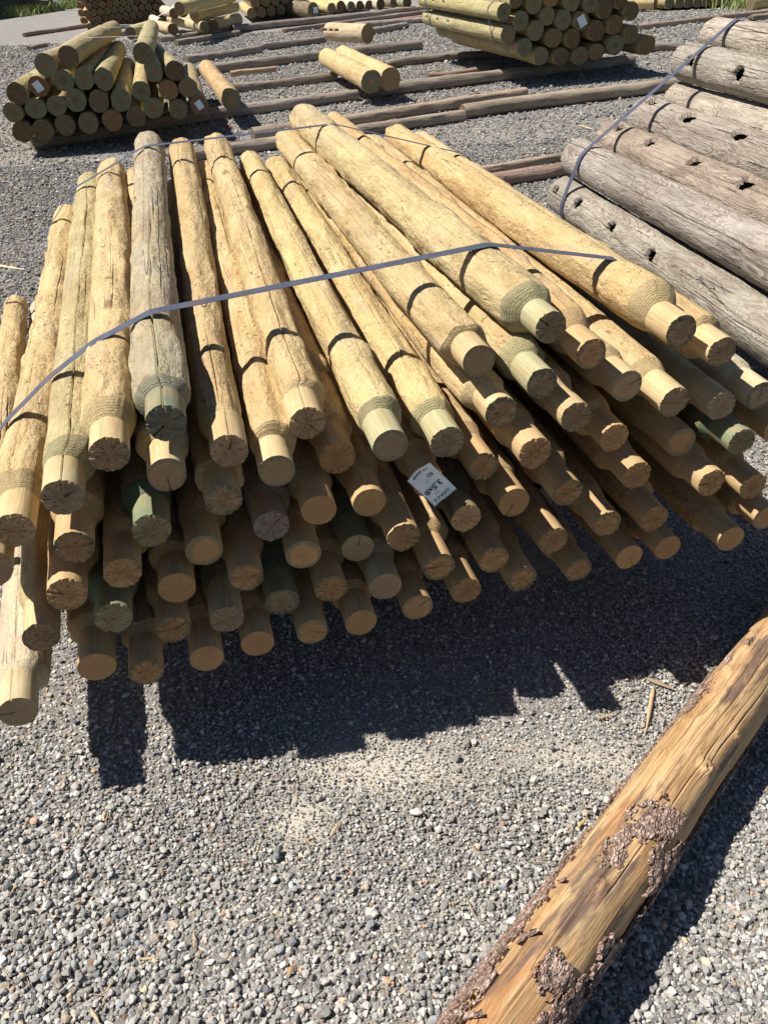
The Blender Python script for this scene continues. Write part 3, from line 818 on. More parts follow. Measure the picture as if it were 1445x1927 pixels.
def hull_strap(name, logs, s0, slope, width, mat, grow=.0025, sag=0.0):
    """logs: (near, far, r1, r2). band round all of them, in the plane s = s0 + slope*u"""
    sl = slope if callable(slope) else (lambda u: slope * u)
    pts = []
    for a, b, r1, r2 in logs:
        a = np.asarray(a, float); b = np.asarray(b, float)
        t = .5
        for _ in range(4):
            X = a + (b - a) * t
            want = s0 + float(sl(X @ SD))
            t += (want - X @ AX) / ((b - a) @ AX)
        if not -.01 < t < 1.01: continue
        X = a + (b - a) * t; r = r1 + (r2 - r1) * t + grow
        for q in np.linspace(0, 2 * PI, 40, endpoint=False):
            pts.append((X @ SD + r * math.cos(q), X[2] + r * math.sin(q)))
    hp = hull2(pts)
    hp = resample(hp, .012)
    P = hp[:, :1] * SD + hp[:, 1:] * UP + (s0 + np.vectorize(sl)(hp[:, :1])) * AX
    return band(name, P, AX, width, .0009, mat, True)

RL = [((a, b, c), (d, e, f), r1, r2) for (rid, a, b, c, d, e, f, r1, r2, ti, et, lab) in RAILS]
st = hull_strap('steel_strap', RL, 1.65, lambda u: .10 * u if u < .68 else .068 - .11 * (u - .68), .030, M_STRAP, .009)
tag(st, 'blue grey steel strap across the near half of the rail pile', 'strap', 'steel bands round the rail pile')
st = hull_strap('steel_strap', RL, 3.29, -.10, .030, M_STRAP, .008)
tag(st, 'blue grey steel strap across the far rounded ends of the rail pile', 'strap', 'steel bands round the rail pile')

# ------------------------------------------------------------------ printed tag
def text_mesh(body, size, width):
    cu = bpy.data.curves.new('lettering', 'FONT'); cu.body = body; cu.size = size
    cu.align_x = 'CENTER'; cu.align_y = 'CENTER'; cu.fill_mode = 'FRONT'; cu.extrude = .00012; cu.offset = size * .022
    o = bpy.data.objects.new('lettering', cu); COL.objects.link(o)
    bpy.context.view_layer.update()
    m = bpy.data.meshes.new_from_object(o)
    bpy.data.objects.remove(o)
    v = np.array([x.co[:] for x in m.vertices])
    w = v[:, 0].max() - v[:, 0].min()
    k = width / w
    for x in m.vertices: x.co.x *= k
    return m

def sheet(w, h, nx, ny, fn, thick):
    xs = np.linspace(-w / 2, w / 2, nx); ys = np.linspace(-h / 2, h / 2, ny)
    Y, X = np.meshgrid(ys, xs, indexing='ij')
    Z = fn(X, Y)
    A = np.stack([X, Y, Z], -1).reshape(-1, 3); B = A - [0, 0, thick]
    q = ring_faces(nx, ny, False); n = len(A)
    rim = list(range(nx)) + [i * nx + nx - 1 for i in range(1, ny)] + [ny * nx - 2 - i for i in range(nx - 1)] + [(ny - 2 - i) * nx for i in range(ny - 2)]
    s = [(rim[i], rim[(i + 1) % len(rim)], rim[(i + 1) % len(rim)] + n, rim[i] + n) for i in range(len(rim))]
    return np.concatenate([A, B]), [q, q[:, ::-1] + n, np.array(s)]

def paper_tag(center, xdir, normal, w, h, label, lines, curl=.0):
    xd = Vector(xdir).normalized(); nz = Vector(normal).normalized()
    yd = nz.cross(xd).normalized(); xd = yd.cross(nz)
    M = Matrix((xd, yd, nz)).transposed().to_4x4(); M.translation = Vector(center)
    root = bpy.data.objects.new('paper_tag', None); COL.objects.link(root); root.matrix_world = M
    tag(root, label, 'tag', 'paper tags stapled to log ends')
    fn = lambda X, Y: curl * ((X / w) ** 2 * 2.2 + (Y / h) ** 2 * 1.4) + curl * .25 * np.sin(X / w * 7 + Y / h * 4)
    v, f = sheet(w, h, 15, 19, fn, .0003)
    link('paper', mesh_np('tag_paper', v, f, True, M_TAG), root)
    for (body, size, width, u, vv) in lines:
        if body == '-':
            hv = np.array([(-width / 2, -size / 2, 0), (width / 2, -size / 2, 0), (width / 2, size / 2, 0), (-width / 2, size / 2, 0)])
            hv = np.concatenate([hv, hv + [0, 0, .0002]])
            m = mesh_np('rule', hv, [np.array([[0, 1, 2, 3], [7, 6, 5, 4], [0, 4, 5, 1], [1, 5, 6, 2], [2, 6, 7, 3], [3, 7, 4, 0]])], False)
        else:
            m = text_mesh(body, size, width)
        for x in m.vertices:
            px = x.co.x + (u - .5) * w; py = x.co.y + (.5 - vv) * h
            x.co = (px, py, x.co.z + float(fn(px, py)) + .0004)
        m.materials.clear(); m.materials.append(M_INK)
        link('lettering' if body != '-' else 'printed_rule', m, root)
    return root

paper_tag((0.1001, 1.3530, 0.4764), (-0.0925, -0.0217, -0.0706), -AX, 0.0592, 0.0989, 'white printed paper tag reading 115 pieces, stapled on a rail end', [
    ('LUCK-E G', .0105, .66 * 0.0592, .53, .11), ('-', .0008, .011, .60, .235), ('3.5x8', .019, .72 * 0.0592, .55, .40), ('-', .0006, .008, .52, .60),
    ('ED', .0135, .013, .32, .70), ('115 pieces', .0095, .62 * 0.0592, .50, .90)], .008)

# ------------------------------------------------------------------ plain logs
def make_log(name, n, f, r1, r2, seed, mat, color, label, cat, group, hi=False, holes=(), cracks=(), endcol=None, ends=(True, True), lump=.004, bend=.006, rough_end=False, nu=None, nv=None):
    n = Vector(n); f = Vector(f); L = (f - n).length
    root = axis_empty(name, n, f)
    tag(root, label, cat, group)
    nu = nu or (190 if hi else 36); nv = nv or (260 if hi else 30)
    zs = np.linspace(0, L, nv); rs = np.linspace(r1, r2, nv)
    zs[1] = .003; zs[-2] = L - .003
    rs[0] *= .985; rs[-1] *= .985
    if holes:                                   # finer rings where a mortise is cut
        zs = np.unique(np.concatenate([zs] + [np.linspace(h[1] - h[3] * 1.4, h[1] + h[3] * 1.4, 25) for h in holes])); zs = zs[(zs >= 0) & (zs <= L)]
        nv = len(zs); rs = np.interp(zs, [0, L], [r1, r2])
    k = min(1, r1 / .08)
    V, nu, _ = log_surface(zs, rs, nu, seed, amp=.004 * k, flake=.0012 * k, bend=bend, cracks=cracks, holes=holes, lump=lump, oval=.03, knots=4 if hi else 0)
    fq = ring_faces(nu, nv)
    if HOLE['m'] is not None: fq = fq[~HOLE['m'].ravel()[fq].all(1)]       # slots are cut right through the skin
    link('shaft', mesh_np('log_shaft', V, [fq], True, mat), root, color)
    ec = endcol or (.40, .29, .16)
    for k, use in enumerate(ends):
        if not use: continue
        edge = V[:nu] if k == 0 else V[-nu:]
        v, q, t = disc(nu, r1, 0, seed + k, .003 if rough_end else .0007, rings=6, edge=edge, face=-1 if k == 0 else 1,
                       split=(random.uniform(0, 6.28), .002, .008) if seed % 3 == 0 else None)
        link('end_grain', mesh_np('log_end', v, [q, t], not rough_end, M_END_R if rough_end else M_END_S), root, ec)
    return root

ORD = ['first', 'second', 'third', 'fourth', 'fifth', 'sixth', 'seventh', 'eighth', 'ninth', 'tenth', 'eleventh', 'twelfth', 'thirteenth', 'fourteenth', 'fifteenth']
def ordinal(i, n):
    if n == 1: return 'only log'
    if i == 0: return 'first from the left'
    if i == n - 1: return 'last on the right'
    return ORD[i] + ' from the left' if i <= n // 2 else ORD[n - 1 - i] + ' from the right'

# weathered grey logs beside the rails: far end, direction to the near end, radius
GREY = [
    ((1.074, 4.517, .180), (.172, -.985, 0), .100, [(.55, .07, 0.027, 0.031, .07), (.60, .36, 0.034, 0.036, .075), (.55, .76, 0.031, 0.036, .075), (.45, 1.16, 0.031, 0.036, .075)],
     [(1.7, .9, 2.3, .0024, .016), (1.1, .2, 1.3, .0016, .012), (2.2, .1, 1.8, .0018, .012)], (1.0, 1.02, .92), 'greenish grey log with four slots along its side, lowest and touching the rails'),
    ((1.135, 4.532, .366), (.184, -.983, 0), .098, [], [(1.15, .2, 2.3, .0040, .024), (.75, .1, .9, .002, .012), (1.6, .3, 2.2, .0018, .012), (.35, .5, 2.0, .0018, .012)], (1.02, 1.0, 1.0),
     'grey log with long wavy crack and no slots, second up beside the rails'),
    ((1.312, 4.574, .446), (.172, -.985, 0), .092, [(1.35, .15, 0.044, 0.043, .075), (1.2, .50, 0.041, 0.043, .075), (1.2, .92, 0.041, 0.045, .075), (1.1, 1.32, 0.041, 0.048, .075)],
     [(.95, .5, 1.6, .0025, .014)], (1.12, .95, .80), 'reddish brown log with ragged slots between two grey logs'),
    ((1.487, 4.614, .532), (.189, -.982, 0), .098, [(1.45, .12, 0.037, 0.048, .075), (1.25, .50, 0.046, 0.054, .075), (1.2, .93, 0.041, 0.054, .075)],
     [(1.5, .3, 2.2, .0025, .014), (.8, .2, 1.4, .002, .01)], (1.05, 1.0, .95), 'grey log with broken toothed slot and an orange bare patch near its end'),
    ((1.668, 4.654, .600), (.184, -.983, 0), .088, [], [(1.4, .2, 1.2, .002, .01)], (1.25, 1.2, 1.05),
     'pale cream grey log mostly shaded by the log lying above it'),
    ((1.688, 4.660, .776), (.184, -.983, 0), .094, [(.25, .17, 0.031, 0.036, .075), (.2, .60, 0.034, 0.039, .075)], [(1.0, .1, 2.2, .002, .01), (.5, .4, 1.5, .002, .01)],
     (1.08, 1.08, 1.02), 'highest grey log under the strap bend, two slots low on its side'),
    ((1.815, 4.690, .880), (.200, -.980, 0), .088, [], [(1.3, .1, 2.0, .002, .01)], (1.22, 1.16, 1.02), 'bleached log behind the highest slotted grey log'),
    ((1.305, 4.570, .262), (.180, -.984, 0), .090, [], [], (.9, .88, .85), 'grey log buried under the reddish brown slotted log'),
    ((1.520, 4.620, .345), (.180, -.984, 0), .090, [], [], (.9, .88, .85), 'grey log buried under the log with the broken toothed slot'),
]
GL = []
for i, (fe, d, r, holes, cracks, col, lab) in enumerate(GREY):
    fe = np.array(fe); d = np.array(d) / np.linalg.norm(d); L = 2.44
    ne = fe + d * L
    hs = [(t0, L - z, wt, wz, dep) for (t0, z, wt, wz, dep) in holes]
    cs = [(t0, L - z1, L - z0, w * .9, dd) for (t0, z0, z1, w, dd) in cracks]
    rg = np.random.default_rng(70 + i)
    cs += [(t0 + rg.uniform(-.12, .12), L - z - rg.uniform(.1, .3), L - z + rg.uniform(.08, .25), .0035, .022) for (t0, z, wt, wz, dep) in holes]
    cs += [(rg.uniform(.2, 2.6), L - 1.6 + q, L - 1.0 + q, rg.uniform(.0012, .0024), .014) for q in rg.uniform(-.6, 1.2, 5)]
    make_log('weathered_log', ne, fe, r * 1.02, r * .97, 900 + i * 3, M_GREY, col, lab, 'log', 'weathered grey logs beside the rail pile', True, hs, cs, (.30, .24, .19))
    GL.append((ne, fe, r * 1.02, r * .97))
st = hull_strap('steel_strap', GL, 3.93, .0, .032, M_STRAP, .012)
tag(st, 'grey steel strap curving over the weathered grey logs', 'strap')

# ------------------------------------------------------------------ banded pile of round posts, far side
LEFT = [
    (-2.707, 7.091, 0.470, 0.081),
    (-2.542, 7.130, 0.508, 0.074),
    (-2.451, 7.152, 0.651, 0.083),
    (-2.269, 7.194, 0.697, 0.077),
    (-2.350, 7.175, 0.533, 0.078),
    (-2.199, 7.211, 0.533, 0.077),
    (-2.051, 7.245, 0.521, 0.079),
    (-1.721, 7.322, 0.677, 0.079),
    (-1.664, 7.336, 0.543, 0.072),
    (-1.503, 7.374, 0.538, 0.076),
    (-1.788, 7.307, 0.414, 0.072),
    (-1.578, 7.356, 0.404, 0.074),
    (-1.422, 7.393, 0.408, 0.074),
    (-1.956, 7.267, 0.361, 0.083),
    (-2.779, 7.075, 0.341, 0.072),
    (-2.604, 7.116, 0.356, 0.079),
    (-2.444, 7.153, 0.362, 0.075),
    (-2.296, 7.188, 0.387, 0.082),
    (-2.127, 7.227, 0.366, 0.079),
    (-1.722, 7.322, 0.283, 0.079),
    (-1.530, 7.367, 0.257, 0.074),
    (-1.357, 7.408, 0.276, 0.074),
    (-2.748, 7.082, 0.194, 0.079),
    (-2.598, 7.117, 0.191, 0.079),
    (-2.421, 7.158, 0.216, 0.076),
    (-2.242, 7.200, 0.216, 0.078),
    (-2.056, 7.244, 0.220, 0.080),
    (-1.867, 7.288, 0.231, 0.076),
]
RIGHT = [
    (1.436, 9.207, 0.681, 0.075),
    (1.490, 9.219, 0.487, 0.080),
    (1.617, 9.249, 0.594, 0.085),
    (1.669, 9.262, 0.361, 0.083),
    (1.749, 9.280, 0.730, 0.083),
    (1.853, 9.305, 0.271, 0.082),
    (1.780, 9.288, 0.503, 0.086),
    (1.892, 9.314, 0.618, 0.080),
    (2.069, 9.355, 0.576, 0.086),
    (1.981, 9.334, 0.423, 0.087),
    (2.076, 9.357, 0.250, 0.083),
    (2.143, 9.373, 0.723, 0.084),
    (2.181, 9.381, 0.404, 0.086),
    (2.281, 9.405, 0.241, 0.087),
    (2.262, 9.400, 0.553, 0.085),
    (2.346, 9.420, 0.704, 0.084),
    (2.432, 9.440, 0.455, 0.092),
    (2.464, 9.448, 0.264, 0.078),
    (2.504, 9.457, 0.642, 0.085),
    (2.664, 9.495, 0.313, 0.093),
    (2.633, 9.487, 0.495, 0.086),
    (2.667, 9.495, 0.709, 0.075),
    (2.794, 9.525, 0.607, 0.086),
    (2.824, 9.532, 0.398, 0.087),
    (3.021, 9.578, 0.289, 0.094),
    (1.557, 9.235, 0.775, 0.073),
    (1.926, 9.322, 0.769, 0.079),
    (1.664, 9.260, 0.875, 0.080),
    (1.818, 9.296, 0.882, 0.082),
    (2.033, 9.347, 0.879, 0.081),
    (2.231, 9.393, 0.859, 0.083),
    (2.438, 9.442, 0.835, 0.082),
    (2.599, 9.479, 0.841, 0.078),
]
def rows_of(items, h):
    rows = {}
    for k, it in enumerate(items): rows.setdefault(int(round((it[2] - min(q[2] for q in items)) / h)), []).append(k)
    return rows
ROWN = ['bottom', 'second', 'third', 'fourth', 'fifth', 'sixth', 'seventh']
def post_pile(items, D0, L, where, group, cols, seed, holes_for=(), fan=None):
    rows = rows_of(items, .155)
    out = []
    for rk in sorted(rows):
        ks = sorted(rows[rk], key=lambda k: items[k][0])
        for j, k in enumerate(ks):
            x, y, z, r = items[k]
            d = np.array(D0) + ([fan[k], 0, 0] if fan and k in fan else [0, 0, 0]); d = d / np.linalg.norm(d)
            n = np.array([x, y, z]); f = n + d * L
            f[2] = max(f[2], r + .1)
            c = cols[(k * 7 + seed) % len(cols)]
            lab = 'round post, %s row of %s, %s' % (ROWN[rk], where, ordinal(j, len(ks)))
            hs = [(.25, L - q, .016, .040, .05) for q in (.16, .52, .86)] if k in holes_for else ()
            make_log('round_post', n, f, r, r * .97, seed + k * 3, M_PEEL, c, lab, 'post', group, False, hs, (), tuple(np.array(random.choice([(.19, .15, .08), (.15, .135, .08), (.24, .15, .075), (.13, .11, .07)])) * random.uniform(.75, 1.25)),
                     nu=64 if hs else 40, nv=40)
            out.append((n, f, r, r * .97))
    return out
PC = [(.46, .39, .19), (.52, .44, .21), (.40, .38, .18), (.37, .36, .19), (.48, .38, .20), (.36, .31, .17)]
LP = post_pile(LEFT, (-.20, .98, 0), 2.2, 'the pile by the lone post', 'round posts in the pile by the lone post', PC, 2000,
               fan={0: .12, 2: .14, 3: .12, 5: .05, 6: .02, 8: -.02, 9: -.10, 12: -.12, 7: .03, 14: .1})
st = hull_strap('steel_strap', LP, 8.0, 0, .016, M_WHITE)
tag(st, 'thin pale strap round the pile by the lone leaning post, toward its near ends', 'strap', 'thin straps on the far piles')
st = hull_strap('steel_strap', LP, 8.9, 0, .016, M_WHITE)
tag(st, 'thin pale strap round the pile by the lone leaning post, toward its far ends', 'strap', 'thin straps on the far piles')
RP = post_pile(RIGHT, (-.27, .96, 0), 2.35, 'the large shaded pile', 'round posts in the large shaded pile', PC, 2600, holes_for=(0, 1))
st = hull_strap('steel_strap', RP, 8.86, 0, .02, M_STRAP)
tag(st, 'dark strap round the large shaded pile close to its cut ends', 'strap', 'thin straps on the far piles')
st = hull_strap('steel_strap', RP, 10.7, 0, .02, M_STRAP)
tag(st, 'dark strap round the large shaded pile close to its slotted ends', 'strap', 'thin straps on the far piles')

def small_tag(p, label, rot=.35, s=.05):
    xd = SD * math.cos(rot) + UP * math.sin(rot)
    paper_tag(np.array(p) - AX * .006, xd, -AX, s, s * 1.25, label, [], .003)
small_tag((-2.542, 7.13, .508), 'pale blue tag on a post end, outer side of the pile by the lone post', .45, .06)
small_tag((-1.357, 7.408, .276), 'pale blue paper tag on the post end next to the lone leaning post', .5, .055)
small_tag((2.262, 9.40, .553), 'pale blue paper tag amid the large shaded pile', .5, .085)

# ------------------------------------------------------------------ bearers: long logs lying on the gravel
BEARERS = [
    ('mottled light brown bearer with a knot, directly behind the rail tips', -0.937, 7.318, 1.586, 8.637, 0.053, (1.5, 1.25, 0.95), 0.00),
    ('grey bearer half hidden behind the far tips of the rails', -1.395, 6.626, 0.881, 7.699, 0.049, (1.25, 1.15, 0.95), 0.00),
    ('thick split bearer running toward the grey logs from a butt end', 0.881, 7.790, 3.195, 8.670, 0.062, (1.25, 1.15, 0.85), 0.00),
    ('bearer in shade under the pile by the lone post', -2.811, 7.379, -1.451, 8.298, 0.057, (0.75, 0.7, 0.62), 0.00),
    ('grey bearer between the banded pile and the two loose yellow posts', -1.469, 8.345, -0.050, 9.016, 0.055, (1.05, 1, 0.95), 0.00),
    ('long bearer running from the two loose posts under the large pile', 0.049, 9.103, 3.131, 10.401, 0.061, (1, 0.93, 0.82), 0.00),
    ('bearer passing behind the lone leaning post toward the loose pair', -1.411, 9.931, -0.283, 10.366, 0.051, (0.95, 0.88, 0.75), 0.00),
    ('brown bearer behind the two loose posts ending at a pale stub', 0.297, 11.121, 1.259, 11.702, 0.047, (0.95, 0.86, 0.72), 0.00),
    ('short split orange slab lying on the bearer behind the lone post', -1.503, 10.463, -0.997, 10.699, 0.031, (1.6, 1.2, 0.75), 0.09),
    ('thin reddish pole in front of the large pile shadow', 0.752, 10.145, 1.593, 10.563, 0.034, (1.15, 0.8, 0.6), 0.00),
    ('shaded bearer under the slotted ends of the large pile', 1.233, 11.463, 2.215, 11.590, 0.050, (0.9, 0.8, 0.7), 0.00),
    ('grey bearer behind the loose pair, on the banded pile side', -2.064, 11.334, -0.468, 12.355, 0.059, (1.05, 1, 0.95), 0.00),
    ('grey bearer with square dark butt beside the short slotted post', -0.507, 12.246, 0.860, 12.858, 0.065, (1, 0.97, 0.9), 0.00),
    ('grey bearer emerging from behind the banded pile, two back from the lone post', -2.401, 12.656, -1.434, 13.394, 0.057, (0.95, 0.92, 0.9), 0.00),
    ('bearer leading up to the short slotted post', -1.475, 13.651, -0.525, 14.343, 0.052, (1, 0.95, 0.88), 0.00),
    ('thin bearer behind the short slotted post, farthest long one', -1.305, 16.117, 1.356, 18.438, 0.039, (1.1, 1, 0.92), 0.00),
    ('long purplish grey bearer before the far black ended posts', -2.251, 16.718, 0.518, 18.395, 0.060, (1, 0.95, 0.95), 0.00),
    ('tan bearer continuing to the large pile before the far row', 0.501, 18.914, 1.531, 19.460, 0.043, (1.5, 1.2, 0.85), 0.00),
    ('red painted pole behind the short slotted post', -0.643, 15.884, 1.197, 17.367, 0.038, (1.9, 0.62, 0.5), 0.00),
    ('rounded silver grey bearer touching the red pole', -0.060, 16.385, 1.496, 16.834, 0.047, (1.25, 1.2, 1.2), 0.00),
    ('grey bearer poking out behind the short slotted post', 0.127, 14.961, 0.810, 15.838, 0.053, (1.1, 1.1, 1.05), 0.00),
    ('dark reddish bearer alone at the edge of the dirt lane', -6.422, 17.968, -5.586, 19.414, 0.037, (0.8, 0.62, 0.6), 0.00),
    ('purplish bearer stub poking out beside the banded pile', -5.473, 15.393, -5.337, 15.863, 0.040, (0.9, 0.8, 0.85), 0.00),
    ('tan bearer in front of the small dark end stack', -4.663, 16.527, -4.174, 17.378, 0.048, (1.3, 1.1, 0.9), 0.00),
    ('bearer below the pale slotted logs at the yard back', -3.335, 15.533, -2.259, 16.932, 0.051, (1.1, 1.05, 1), 0.00),
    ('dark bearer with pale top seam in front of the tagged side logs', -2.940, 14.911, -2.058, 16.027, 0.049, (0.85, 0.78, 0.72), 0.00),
    ('long bearer on rough gravel beyond the grey logs', 4.182, 13.824, 6.654, 15.054, 0.042, (1.4, 1.15, 0.9), 0.00),
    ('second bearer butted behind the long one beyond the grey logs', 6.026, 14.205, 6.531, 14.468, 0.045, (1.1, 0.95, 0.8), 0.00),
    ('brown bearer end between the highest bleached log and the long far bearer', 5.123, 12.281, 5.698, 12.692, 0.043, (1.1, 0.95, 0.8), 0.00),
    ('upper thin pole of the pair ending at the grey logs', 0.682, 5.716, 1.437, 6.065, 0.032, (1.3, 1, 0.8), 0.00),
    ('reddish bark covered bearer ending at the lowest grey logs', 0.610, 5.332, 1.373, 5.676, 0.049, (1.15, 0.75, 0.62), 0.00),
    ('dark short bearer stub poking out behind the large pile', 3.602, 11.404, 3.971, 11.410, 0.053, (0.8, 0.72, 0.68), 0.00),
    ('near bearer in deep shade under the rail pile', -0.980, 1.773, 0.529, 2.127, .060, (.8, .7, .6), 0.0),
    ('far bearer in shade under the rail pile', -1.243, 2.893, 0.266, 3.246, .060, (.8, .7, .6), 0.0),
]
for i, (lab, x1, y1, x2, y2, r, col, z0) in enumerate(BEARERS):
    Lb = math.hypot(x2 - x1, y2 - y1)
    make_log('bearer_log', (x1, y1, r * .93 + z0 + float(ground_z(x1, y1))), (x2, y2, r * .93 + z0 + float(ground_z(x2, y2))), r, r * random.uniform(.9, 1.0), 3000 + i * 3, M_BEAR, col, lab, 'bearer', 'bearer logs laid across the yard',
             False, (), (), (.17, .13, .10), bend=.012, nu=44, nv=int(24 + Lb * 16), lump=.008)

# ------------------------------------------------------------------ loose posts
LO = 'loose posts lying on the bearers'
make_log('round_post', (-1.15, 7.83, .245), (-1.63, 9.67, .27), .088, .085, 3301, M_PEEL, (.50, .35, .18), 'lone reddish tan post leaning off the end of the banded pile', 'post', LO, nu=64, nv=60)
make_log('round_post', (.097, 8.633, .215), (-.386, 10.611, .215), .102, .098, 3304, M_PEEL, (.60, .46, .22), 'loose yellow post with darker end, in front of its twin', 'post', LO, nu=64, nv=60)
make_log('round_post', (.284, 8.705, .215), (-.202, 10.73, .215), .102, .098, 3307, M_PEEL, (.64, .50, .24), 'loose yellow post with split end, just behind its twin', 'post', LO, nu=64, nv=60)
make_log('round_post', (.121, 12.729, .235), (-.42, 13.278, .235), .122, .118, 3310, M_PEEL, (.60, .48, .33), 'short pale round post with three slots, lying alone across the bearers', 'post', LO,
         holes=[(.3, .74, .016, .05, .05), (.3, .62, .016, .05, .05), (.3, .50, .016, .05, .05)], nu=72, nv=50)

# ------------------------------------------------------------------ stacks at the far edge of the yard
def end_stack(ul, s, z0, nrow, ncol, pitch, vp, r, L, d, col, where, group, seed, skip=(), endcol=(.20, .13, .08)):
    logs = []
    for i in range(nrow):
        nc = ncol - (1 if i % 2 else 0)
        for j in range(nc):
            if (i, j) in skip: continue
            u = ul + pitch * (j + (.5 if i % 2 else 0)) + random.uniform(-.01, .01)
            n = u * SD + (s + random.uniform(-.06, .06)) * AX + UP * (z0 + r + vp * i)
            f = n + np.array(d) * L
            make_log('round_post', n, f, r * random.uniform(.92, 1.02), r * .95, seed + i * 31 + j, M_PEEL, col[(i + j * 3) % len(col)],
                     'post in the %s row of %s, %s' % (ROWN[i], where, ordinal(j, nc)), 'post', group, False, (), (), endcol, (True, False), nu=20, nv=8)
            logs.append((n, f, r, r))
    return logs
def timber(a, b, z, i, label):
    a = np.array(a); b = np.array(b); t = (b - a) / np.linalg.norm(b - a); nr = np.array([-t[1], t[0], 0])
    a = a + t * random.uniform(-.1, .1); b = b + t * random.uniform(-.12, .12)
    V = []
    for P in (a, b):
        for (q, h) in ((0, -.05), (.3, -.05), (.3, .05), (0, .05)):
            V.append(P + nr * (q + random.uniform(0, .012)) + UP * (z + h + random.uniform(-.004, .004)))
    F = [np.array([[0, 1, 5, 4], [1, 2, 6, 5], [2, 3, 7, 6], [3, 0, 4, 7], [3, 2, 1, 0], [4, 5, 6, 7]])]
    tag(link('timber', mesh_np('timber', V, F, False, M_DARKWOOD), None, (1, 1, 1)), label, 'timber', 'timbers in the dark lumber stack')
GF = 'posts lying in the far rows of the yard'
SA = [(0, 0, -5.298, 18.542, 0.066), (0, 1, -5.185, 18.626, 0.066), (0, 2, -5.072, 18.712, 0.066), (0, 3, -4.957, 18.798, 0.066), (0, 4, -4.841, 18.885, 0.066), (0, 5, -4.724, 18.973, 0.066), (0, 6, -4.606, 19.061, 0.066), (0, 7, -4.487, 19.150, 0.066), (0, 8, -4.367, 19.241, 0.066), (0, 9, -4.245, 19.331, 0.066), (0, 10, -4.123, 19.423, 0.066), (0, 11, -4.000, 19.516, 0.066), (1, 0, -5.243, 18.583, 0.182), (1, 1, -5.129, 18.668, 0.182), (1, 2, -5.015, 18.754, 0.182), (1, 3, -4.900, 18.841, 0.182), (1, 4, -4.783, 18.928, 0.182), (1, 5, -4.666, 19.016, 0.182), (1, 6, -4.547, 19.105, 0.182), (1, 7, -4.428, 19.195, 0.182), (1, 8, -4.307, 19.285, 0.182), (1, 9, -4.185, 19.376, 0.182), (1, 10, -4.062, 19.469, 0.182), (2, 0, -5.298, 18.542, 0.298), (2, 1, -5.185, 18.626, 0.298), (2, 2, -5.072, 18.712, 0.298), (2, 3, -4.957, 18.798, 0.298), (2, 4, -4.841, 18.885, 0.298), (2, 5, -4.724, 18.973, 0.298), (2, 6, -4.606, 19.061, 0.298), (2, 7, -4.487, 19.150, 0.298), (2, 8, -4.367, 19.241, 0.298), (2, 9, -4.245, 19.331, 0.298), (2, 10, -4.123, 19.423, 0.298), (2, 11, -4.000, 19.516, 0.298), (3, 0, -5.243, 18.583, 0.414), (3, 1, -5.129, 18.668, 0.414), (3, 2, -5.015, 18.754, 0.414), (3, 3, -4.900, 18.841, 0.414), (3, 4, -4.783, 18.928, 0.414), (3, 5, -4.666, 19.016, 0.414), (3, 6, -4.547, 19.105, 0.414), (3, 7, -4.428, 19.195, 0.414), (3, 8, -4.307, 19.285, 0.414), (3, 9, -4.185, 19.376, 0.414), (3, 10, -4.062, 19.469, 0.414), (4, 0, -5.298, 18.542, 0.530), (4, 1, -5.185, 18.626, 0.530), (4, 2, -5.072, 18.712, 0.530), (4, 3, -4.957, 18.798, 0.530), (4, 4, -4.841, 18.885, 0.530), (4, 5, -4.724, 18.973, 0.530), (4, 6, -4.606, 19.061, 0.530), (4, 7, -4.487, 19.150, 0.530), (4, 8, -4.367, 19.241, 0.530), (4, 9, -4.245, 19.331, 0.530), (4, 10, -4.123, 19.423, 0.530), (4, 11, -4.000, 19.516, 0.530), (5, 0, -5.243, 18.583, 0.646), (5, 1, -5.129, 18.668, 0.646), (5, 2, -5.015, 18.754, 0.646), (5, 3, -4.900, 18.841, 0.646), (5, 4, -4.783, 18.928, 0.646), (5, 5, -4.666, 19.016, 0.646), (5, 6, -4.547, 19.105, 0.646), (5, 7, -4.428, 19.195, 0.646), (5, 8, -4.307, 19.285, 0.646), (5, 9, -4.185, 19.376, 0.646), (5, 10, -4.062, 19.469, 0.646)]
for (i, j, x, y, z) in SA:
    n = np.array([x, y, z]) - AX * random.uniform(-.06, .06); f = n + np.array([-.24, .97, 0]) * 2.3
    make_log('round_post', n, f, .066 * random.uniform(.93, 1.03), .062, 5000 + i * 40 + j, M_PEEL, random.choice([(.56, .44, .28), (.50, .38, .24), (.46, .36, .22)]),
             'dark ended post in the %s row of the tall stack, %s' % (ROWN[i], ordinal(j, 12 - i % 2)), 'post', 'posts in the tall narrow-post stack', endcol=(.17, .105, .07), ends=(True, False), nu=20, nv=8)
make_log('round_post', (-5.858, 20.170, 0.070), (-6.258, 22.370, 0.070), 0.068, 0.066, 4003, M_PEEL, (.40, .31, .2), 'lowest dark post peeping out beside the tall narrow-post stack', 'post', GF, endcol=(.20, .13, .08), nu=24, nv=14)
make_log('round_post', (-5.923, 20.325, 0.200), (-6.323, 22.525, 0.200), 0.068, 0.066, 4006, M_PEEL, (.40, .31, .2), 'second lowest dark post peeping out beside the tall narrow-post stack', 'post', GF, endcol=(.20, .13, .08), nu=24, nv=14)
make_log('round_post', (-5.948, 20.460, 0.330), (-6.348, 22.660, 0.330), 0.068, 0.066, 4009, M_PEEL, (.40, .31, .2), 'second highest dark post peeping out beside the tall narrow-post stack', 'post', GF, endcol=(.20, .13, .08), nu=24, nv=14)
make_log('round_post', (-5.960, 20.589, 0.460), (-6.360, 22.789, 0.460), 0.068, 0.066, 4012, M_PEEL, (.40, .31, .2), 'highest dark post peeping out beside the tall narrow-post stack', 'post', GF, endcol=(.20, .13, .08), nu=24, nv=14)
